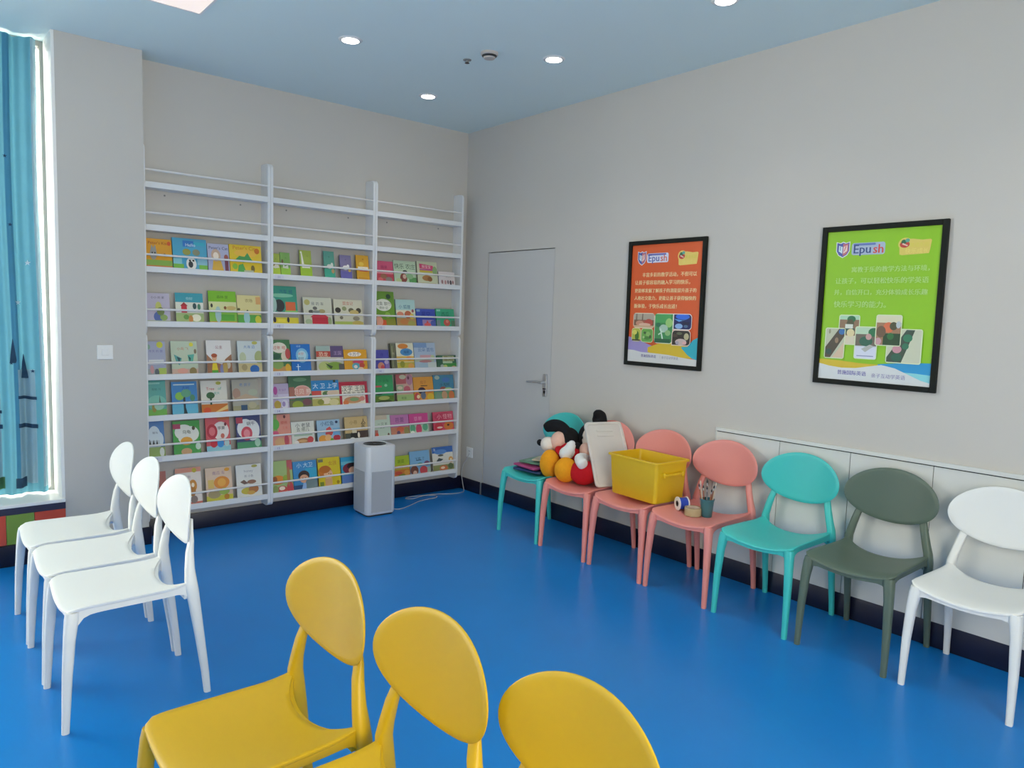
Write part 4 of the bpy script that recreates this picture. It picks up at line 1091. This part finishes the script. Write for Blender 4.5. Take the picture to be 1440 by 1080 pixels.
MB().tube([L2(q) for q in smooth_path([(-.24, -1.74, .575), (-.31, -1.75, .588), (-.36, -1.785, .590), (-.385, -1.83, .578), (-.392, -1.862, .570)], 5)],
          [.036] * 6 + [.034] * 8 + [.035, .036, .037, .036, .033, .026, .012], M['fur_white'], 14).build('arm', t, 60)

# pile of wrapped booklets on the first turquoise chair
rb = random.Random(9)
def booklet(x, y, z, w, d, h, rz, base, label, blobs):
    t = thing('booklet', label, 'booklet', (x, y, z), (0, 0, rz), 'booklets piled on the turquoise chair')
    b = MB()
    R = []
    for k, (ins, zz) in enumerate(((.004, 0), (0, .003), (0, h - .003), (.004, h))):
        ring = []
        for px, py, _ in rsq(w / 2 - ins, d / 2 - ins, .012, 0, 4):
            sag = .004 * math.sin(px * 21 + rz * 5) * math.cos(py * 17)
            ring.append((px, py, zz + sag + .004))
        R.append(ring)
    b.rings(R, M[base])
    b.build('cover', t, 40)
    sh = Sheet(w * .9, d * .9, lambda u, v, dd: (u - w * .45, v - d * .45, h + .004 + .004 * math.sin((u - w * .45) * 21 + rz * 5) * math.cos((v - d * .45) * 17) + .001 + dd), M['print'])
    sh.art(blobs)
    sh.build('cover_print', t)
M['bk_navy'] = mat('navy_booklet', (0.02, 0.05, 0.14), 0.3, noise=0.3, scale=20)
M['bk_pink'] = mat('magenta_booklet', (0.40, 0.05, 0.17), 0.3, noise=0.35, scale=18)
M['bk_green'] = mat('green_booklet', (0.11, 0.24, 0.16), 0.3, noise=0.35, scale=18)
M['bk_cream'] = mat('cream_booklet', (0.62, 0.52, 0.36), 0.35, noise=0.2, scale=18)
booklet(-.29, -1.335, .4335, .30, .25, .016, .12, 'bk_navy', 'navy wrapped booklet at the bottom of the pile', 'R .05 .05 .95 .95 2c3c70;E .3 .3 .2 .2 5878a0;E .7 .6 .2 .2 7a6a90')
booklet(-.30, -1.335, .4590, .28, .24, .014, -.08, 'bk_pink', 'magenta wrapped booklet second from the bottom of the pile', 'R .05 .05 .95 .95 b03c74;E .3 .3 .2 .15 d87098;E .7 .4 .15 .2 6c2c50')
booklet(-.26, -1.325, .4825, .27, .22, .012, .2, 'bk_green', 'green wrapped booklet second from the top of the pile', 'R .05 .05 .95 .95 6c9c84;E .3 .5 .2 .2 a8bca0;E .75 .3 .15 .2 3c6c54')
booklet(-.24, -1.365, .5035, .22, .17, .010, .45, 'bk_cream', 'cream booklet with a brown spot on top of the pile', 'R .05 .05 .95 .95 d8c8a0;E .3 .5 .2 .2 a88c74;E .75 .55 .12 .12 5c4028;E .5 .3 .2 .15 e8e0c4')

# cup of brushes, tape rolls on the fourth chair
CUP = (-.283, -2.713)
cz = seat_z(0, .03) + .002
t = thing('brush_cup', 'teal plastic cup holding paint brushes on the pink chair', 'cup', (CUP[0], CUP[1], cz))
MB().lathe([(.0, 0), (.027, 0), (.029, .002), (.038, .094), (.041, .095), (.0415, .101), (.037, .102), (.0355, .094), (.027, .005), (0, .004)], M['cup'], n=36).build('cup_body', t, 40)
tips = [(-.03, .028, .185, 'r'), (-.012, .034, .20, 'w'), (.006, .03, .17, 'r'), (.024, .02, .19, 'b'), (.03, -.012, .175, 'r'), (.012, -.034, .20, 'w'), (-.014, -.03, .165, 'r'), (-.03, -.016, .18, 'b'), (.0, .006, .21, 'r')]
SPOT = ['tilted towards the door', 'at the wall side of the cup', 'tall, beside the pale one', 'short, at the far rim', 'tilted towards the turquoise chair', 'at the front rim', 'shortest, at the bin side', 'leaning to the yellow bin', 'tallest, in the middle']
for i, (dx, dy, h, k) in enumerate(tips):
    o = thing('paint_brush', {'r': 'dark red', 'w': 'pale wooden', 'b': 'grey-brown'}[k] + ' paint brush in the teal cup, ' + SPOT[i], 'brush',
              (CUP[0], CUP[1], cz), group={'r': 'dark red brushes in the cup', 'w': 'pale brushes in the cup', 'b': 'brown brushes in the cup'}[k])
    m_ = {'r': M['wood'], 'w': M['wood_pale'], 'b': M['vent']}[k]
    foot = Vector((dx * .45, dy * .45, .006))
    top = Vector((dx * 1.25, dy * 1.25, h))
    ax = top - foot
    MB().tube([foot, foot + ax * .55, foot + ax * .82], [.0022, .0034, .003], m_, 8).build('handle', o, 60)
    MB().tube([foot + ax * .82, foot + ax * .90], [.0034, .0036], M['steel'], 8).build('ferrule', o, 60)
    MB().tube([foot + ax * .90, foot + ax * .95, top], [.0036, .0044, .0008], M['dark'] if k != 'w' else M['wood_pale'], 8).build('bristles', o, 60)

t = thing('tape_roll', 'yellowish clear tape roll lying flat in front of the cup', 'tape roll', (-.325, -2.652, seat_z(.05, .03) + .0028))
MB().lathe([(.036, 0), (.047, 0), (.0475, .002), (.0475, .042), (.047, .044), (.036, .044)], M['tape_clear'], n=40, closed=True).build('tape', t, 40)
MB().lathe([(.0335, .001), (.0358, .001), (.0358, .043), (.0335, .043)], M['wood_pale'], n=40, closed=True).build('core', t, 40)
t = thing('tape_dispenser', 'blue tape roll between white side discs beside the yellow bin', 'tape roll', (-.315, -2.568, seat_z(.05, .117) + .0405), (0, 0, math.radians(-28)))
MB().lathe([(.017, -.024), (.034, -.024), (.034, .024), (.017, .024)], M['tape_blue'], (0, 0, 0), 36, 'x', True).build('tape', t, 40)
for s in (1, -1):
    MB().lathe([(.014, s * .0245), (.0385, s * .0245), (.0385, s * .030), (.014, s * .030)], M['plastic_white'], (0, 0, 0), 36, 'x', True).build('side_disc', t, 40)
MB().lathe([(.009, -.031), (.0165, -.031), (.0165, .031), (.009, .031)], M['dark'], (0, 0, 0), 24, 'x', True).build('hub', t, 40)

# ---------------------------------------------------------------- framed posters on the right wall
def poster(label, y0, y1, z0, z1, draw):
    t = thing('framed_poster', label, 'poster', (0, (y0 + y1) / 2, (z0 + z1) / 2), group='framed posters on the grey wall')
    hw, hh, fw, fd = abs(y0 - y1) / 2, (z1 - z0) / 2, .026, .022
    for nm, a in (('frame_side', (-hw, -hw + fw, -hh, hh)), ('frame_side', (hw - fw, hw, -hh, hh)), ('frame_side', (-hw + fw, hw - fw, -hh, -hh + fw)), ('frame_side', (-hw + fw, hw - fw, hh - fw, hh))):
        MB().box(-fd, -.0005, a[0], a[1], a[2], a[3], M['frame_black'], .002).build(nm, t)
    iw, ih = 2 * (hw - fw), 2 * (hh - fw)
    sh = Sheet(iw, ih, lambda u, v, d: (-.010 - d, iw / 2 - u, v - ih / 2), M['poster'], .0001)
    draw(sh)
    sh.build('poster_print', t)
    MB().box(-.0095, -.001, -hw + fw, hw - fw, -hh + fw, hh - fw, M['paper']).build('backing_board', t)

def shield(s, x, y, w, h):
    """crest: white-edged blue / red shield with an open book"""
    def sp(k):
        return [((x + dx * w * k) * s.w, (y + dy * h * k) * s.h) for dx, dy in ((-.5, .5), (-.2, .42), (0, .5), (.2, .42), (.5, .5), (.5, -.1), (.32, -.36), (0, -.52), (-.32, -.36), (-.5, -.1))]
    s.poly(sp(1.12), 'e4e4e8')
    s.poly(sp(1.0), '4a58a4')
    s.poly([((x + dx * w) * s.w, (y + dy * h) * s.h) for dx, dy in ((0, .44), (.2, .38), (.42, .42), (.42, -.08), (.28, -.32), (0, -.44))], 'c87078')
    s.poly([((x + dx * w) * s.w, (y + dy * h) * s.h) for dx, dy in ((-.34, .3), (-.04, .2), (-.04, -.28), (-.34, -.1))], 'd0e4ec')
    s.poly([((x + dx * w) * s.w, (y + dy * h) * s.h) for dx, dy in ((.34, .3), (.04, .2), (.04, -.28), (.34, -.1))], 'ecd4d0')
    s.poly([((x + dx * w) * s.w, (y + dy * h) * s.h) for dx, dy in ((.2, .24), (.27, .24), (.14, -.12), (.08, -.12))], 'c04850')
    s.poly([((x + dx * w) * s.w, (y + dy * h) * s.h) for dx, dy in ((-.24, .24), (-.18, .24), (-.18, -.06), (-.24, -.06))], '4878b0')

def badge(s, x0, y0, x1, y1, fill):
    """cloud-edged yellow badge with a red and green ladybird"""
    w, h = x1 - x0, y1 - y0
    s.ellipse(x0 + .22 * w, y0 + .64 * h, .22 * w, .36 * h, fill)
    s.poly([((x0 + p * w) * s.w, (y0 + q * h) * s.h) for p, q in ((.06, .04), (.14, 0), (.94, .06), (.97, .3), (1, .8), (.96, .86), (.72, .84), (.44, .92), (.2, .9), (.04, .5))], fill)
    s.ellipse(x0 + .2 * w, y0 + .62 * h, .15 * w, .2 * h, 'c03c34')
    s.ellipse(x0 + .17 * w, y0 + .76 * h, .08 * w, .13 * h, '2c6444')
    s.ellipse(x0 + .28 * w, y0 + .84 * h, .07 * w, .11 * h, '58a494')
    s.poly([((x0 + a * w) * s.w, (y0 + b * h) * s.h) for a, b in ((.12, .62), (.28, .5), (.3, .56), (.14, .7))], 'e4c0b0')
    s.text(x0 + .64 * w, y0 + .56 * h, .05, 'd8cc50', '英语乐园', maxw=.55 * w)
    s.text(x0 + .58 * w, y0 + .22 * h, .045, 'e8d878', '快乐成长', maxw=.7 * w)

def photo(s, x0, y0, x1, y1, r, border, base, art, corners=(1, 1, 1, 1)):
    b = .008
    s.rrect(x0 - b, y0 - b * s.w / s.h, x1 + b, y1 + b * s.w / s.h, r + .003, border, corners)
    s.rrect(x0, y0, x1, y1, r, base, corners)
    w, h = x1 - x0, y1 - y0
    for e in art.split(';'):
        t = e.split(' ')
        if t[0] == 'R':
            a = [float(q) for q in t[1:5]]
            s.rect(x0 + a[0] * w, y0 + a[1] * h, x0 + a[2] * w, y0 + a[3] * h, t[5])
        elif t[0] == 'E':
            a = [float(q) for q in t[1:5]]
            n = 16
            s.poly([(min(x1, max(x0, x0 + (a[0] + a[2] * math.cos(2 * PI * i / n)) * w)) * s.w, min(y1, max(y0, y0 + (a[1] + a[3] * math.sin(2 * PI * i / n)) * h)) * s.h) for i in range(n)], t[5])
        elif t[0] == 'P':
            s.poly([((x0 + float(q.split(',')[0]) * w) * s.w, (y0 + float(q.split(',')[1]) * h) * s.h) for q in t[1:-1]], t[-1])

def wave(s, pts, base, col):
    """area between a wavy top edge and a bottom edge"""
    s.poly([(a * s.w, b * s.h) for a, b in pts] + [(a * s.w, b * s.h) for a, b in reversed(base)], col)

def draw_orange(s):
    s.rect(0, 0, 1, 1, 'dd5a24')
    shield(s, .148, .888, .115, .105)
    s.rrect(.225, .846, .535, .925, .012, 'd8dcf0')
    s.rrect(.235, .906, .50, .922, .004, '6a70b4')
    s.text(.325, .876, .090, '3446a0', 'Epu', .5, .175, .0007)
    s.text(.468, .884, .090, 'd05030', 'sh', .5, .105, .0007)
    badge(s, .665, .815, .94, .935, 'e8cc6c')
    lines = [(.17, .745, '丰富多彩的教学活动，不但可以'), (.065, .680, '让孩子很容易的融入学习的快乐，'), (.065, .612, '更能够发掘了解孩子的潜能提升孩子的'),
             (.065, .548, '人格社交能力，更能让孩子获得愉快的'), (.065, .480, '新体验，于快乐成长出道！')]
    for x, y, tx in lines:
        s.text(x, y, .044, 'f4dca4', tx, 0.0, .94 - x, .0007)
    # footer waves
    wave(s, [(0, .215), (.15, .19), (.4, .135), (.6, .13)], [(0, 0), (.15, 0), (.4, 0), (.6, 0)], '9c90c8')
    wave(s, [(.30, .13), (.45, .165), (.6, .175), (.8, .19), (.92, .15)], [(.30, .09), (.45, .06), (.6, .06), (.8, .06), (.92, .06)], 'd8b828')
    wave(s, [(.78, .15), (.86, .155), (.93, .21), (1, .235)], [(.78, .14), (.86, .09), (.93, .06), (1, .05)], '18a8bc')
    wave(s, [(0, .10), (.09, .098), (.2, .085), (.4, .082), (.6, .077), (.75, .065), (.86, .058), (1, .052)], [(0, 0), (.09, 0), (.2, 0), (.4, 0), (.6, 0), (.75, 0), (.86, 0), (1, 0)], 'd4d4d2')
    s.text(.205, .055, .030, '54508c', '普施国际英语', 0.0, .3, .0005)
    s.rect(.485, .042, .488, .068, '8c8ca0')
    s.text(.51, .052, .027, '8484a0', '亲子互动学英语', 0.0, .3, .0002)
    bd = 'e8dcc0'
    photo(s, .075, .298, .375, .415, .018, bd, '7c5844', 'R 0 .55 1 1 b0a494;P .1,.5 .12,1 .16,1 .16,.5 6c5c50;P .4,.5 .42,1 .46,1 .46,.5 6c5c50;E .5 .3 .3 .22 a85c4c;E .75 .35 .2 .28 b84c40;E .3 .3 .2 .2 c89078;E .55 .2 .3 .12 e0b8a0;R 0 0 1 .14 d0b08c')
    photo(s, .395, .175, .645, .415, .022, 'd4e4c4', '3c8c50', 'R 0 .7 .9 1 48a45c;E .8 .7 .2 .16 9ccc78;E .5 .5 .25 .14 a8c8b8;P .3,.5 .36,.5 .5,.14 .42,.14 d0e8d8;P .2,.3 .5,.44 .52,.4 .24,.26 c0dcc4;E .75 .35 .16 .1 8cb878;R 0 0 .9 .14 205c3c;E .2 .62 .14 .08 28704c', (0, 1, 1, 1))
    photo(s, .662, .295, .90, .415, .02, 'e8e4e0', '101c5c', 'E .5 .85 .4 .2 2c6ce0;P 0,.7 .5,.6 .8,.7 .3,.5 5ca0e8;E .3 .2 .22 .18 8cb4e4;E .7 .2 .12 .1 48688c;R .5 .3 .9 .5 0c1440', (1, 0, 0, 1))
    photo(s, .062, .18, .183, .285, .016, 'd8d49c', 'b4b844', 'E .6 .4 .25 .4 3c6c24;E .3 .7 .3 .2 d8d464;R 0 0 1 .12 444430')
    photo(s, .205, .176, .368, .285, .016, 'ccd8a8', '68a44c', 'E .3 .7 .12 .1 3c5c34;E .6 .6 .2 .2 8cb868;E .5 .3 .3 .14 4c8438;E .8 .4 .1 .14 3c5c34;E .2 .35 .1 .1 a4c484')
    photo(s, .652, .165, .895, .283, .022, 'ecd8c8', '2c2420', 'E .5 .22 .32 .22 c8b4b0;E .8 .6 .14 .24 b8b088;E .4 .8 .16 .1 586048;E .7 .16 .12 .12 e0b0ac;E .3 .15 .1 .12 a8a0b0;R 0 .55 .3 .75 483830', (1, 1, 0, 1))

def draw_green(s):
    s.rect(0, 0, 1, 1, '8cc418')
    shield(s, .152, .878, .115, .095)
    s.rrect(.235, .838, .535, .918, .012, 'a8b8d0')
    s.rrect(.25, .90, .45, .914, .004, '6478b8')
    s.text(.332, .868, .090, '22407c', 'Epu', .5, .178, .0009)
    s.text(.476, .875, .090, 'd83c2c', 'sh', .5, .105, .0009)
    badge(s, .645, .825, .92, .935, 'dcc864')
    lines = [(.25, .742, '寓教于乐的教学方法与环境，'), (.105, .668, '让孩子，可以轻松快乐的学英语'), (.10, .592, '并，自信开口，充分体验成长乐趣'), (.105, .512, '快乐学习的能力。')]
    for x, y, tx in lines:
        s.text(x, y, .052, 'b8dc84', tx, 0.0, .92 - x, .0008)
    wave(s, [(0, .135), (.2, .13), (.4, .12), (.6, .118)], [(0, .02), (.2, .02), (.4, .02), (.6, .02)], 'd4b82c')
    wave(s, [(.55, .122), (.7, .134), (.85, .145), (1, .148)], [(.55, .11), (.7, .02), (.85, .02), (1, .02)], '1c94cc')
    wave(s, [(.75, .08), (.88, .078), (1, .072)], [(.75, .02), (.88, .02), (1, .02)], '84d0d8')
    wave(s, [(0, .105), (.1, .09), (.22, .082), (.35, .086), (.48, .104), (.58, .118), (.7, .102), (.82, .066), (.92, .036), (1, .022)], [(a, 0) for a in (0, .1, .22, .35, .48, .58, .7, .82, .92, 1)], 'd4d8da')
    s.text(.185, .052, .036, '6660a8', '普施国际英语', 0.0, .3, .0006)
    s.text(.50, .046, .034, '8480b0', '亲子互动学英语', 0.0, .3, .0003)
    bd = 'd8e4c0'
    photo(s, .175, .245, .355, .435, .008, bd, '8c7058', 'R 0 .86 1 1 a8d4b4;E .6 .88 .22 .12 1c6c44;E .55 .7 .2 .18 4c5038;R .3 .55 .7 .7 dce0d4;R .25 .35 .8 .55 2c5448;R 0 0 1 .3 d8d0b8;E .6 .4 .2 .14 dcd0a0')
    photo(s, .052, .148, .228, .345, .008, bd, 'bcc0a8', 'P 0,.0 0,.35 .7,1 1,1 1,.75 .3,.0 4c4438;E .85 .9 .16 .1 3470b0;E .2 .2 .16 .1 2c4c48;E .6 .6 .1 .1 907860;P .4,.0 1,.0 1,.55 d4bca0;E .2 .9 .06 .08 949478')
    photo(s, .335, .155, .525, .36, .008, bd, 'c8d0d8', 'R 0 .4 1 .8 6c6458;R 0 .78 1 1 b8d4b8;E .85 .85 .26 .14 1c7048;E .5 .55 .32 .16 2c6450;E .62 .7 .14 .1 c89c98;R 0 0 1 .36 d4d8e8;P .3,.3 .7,.45 .9,.4 .5,.2 b0b4b0;R .1 .06 .9 .09 8890b0')
    photo(s, .622, .142, .905, .352, .008, bd, 'c8ccb4', 'P 0,.0 .0,.14 .55,1 .8,1 .45,.0 3c5044;E .6 .75 .14 .12 2c7c5c;E .3 .4 .14 .12 c8909c;E .3 .15 .16 .12 28604c;E .1 .92 .14 .1 b08c84;E .55 .5 .1 .1 2c7458')
    photo(s, .518, .25, .728, .44, .008, bd, 'a0785c', 'R 0 .76 1 1 d8d4b8;E .5 .6 .22 .18 d87048;E .7 .65 .16 .14 484c34;R .3 .0 1 .4 1c4428;E .2 .45 .2 .2 6c5440;E .1 .12 .14 .12 c89ca4;E .6 .3 .14 .12 286c38;E .9 .7 .1 .12 b8c4c8')

poster('black-framed orange poster with photo collage, beside the door', -1.825, -2.427, 1.204, 2.007, draw_orange)
poster('black-framed lime green poster with five small photos, above the grey chair', -3.139, -3.737, 1.202, 2.006, draw_green)
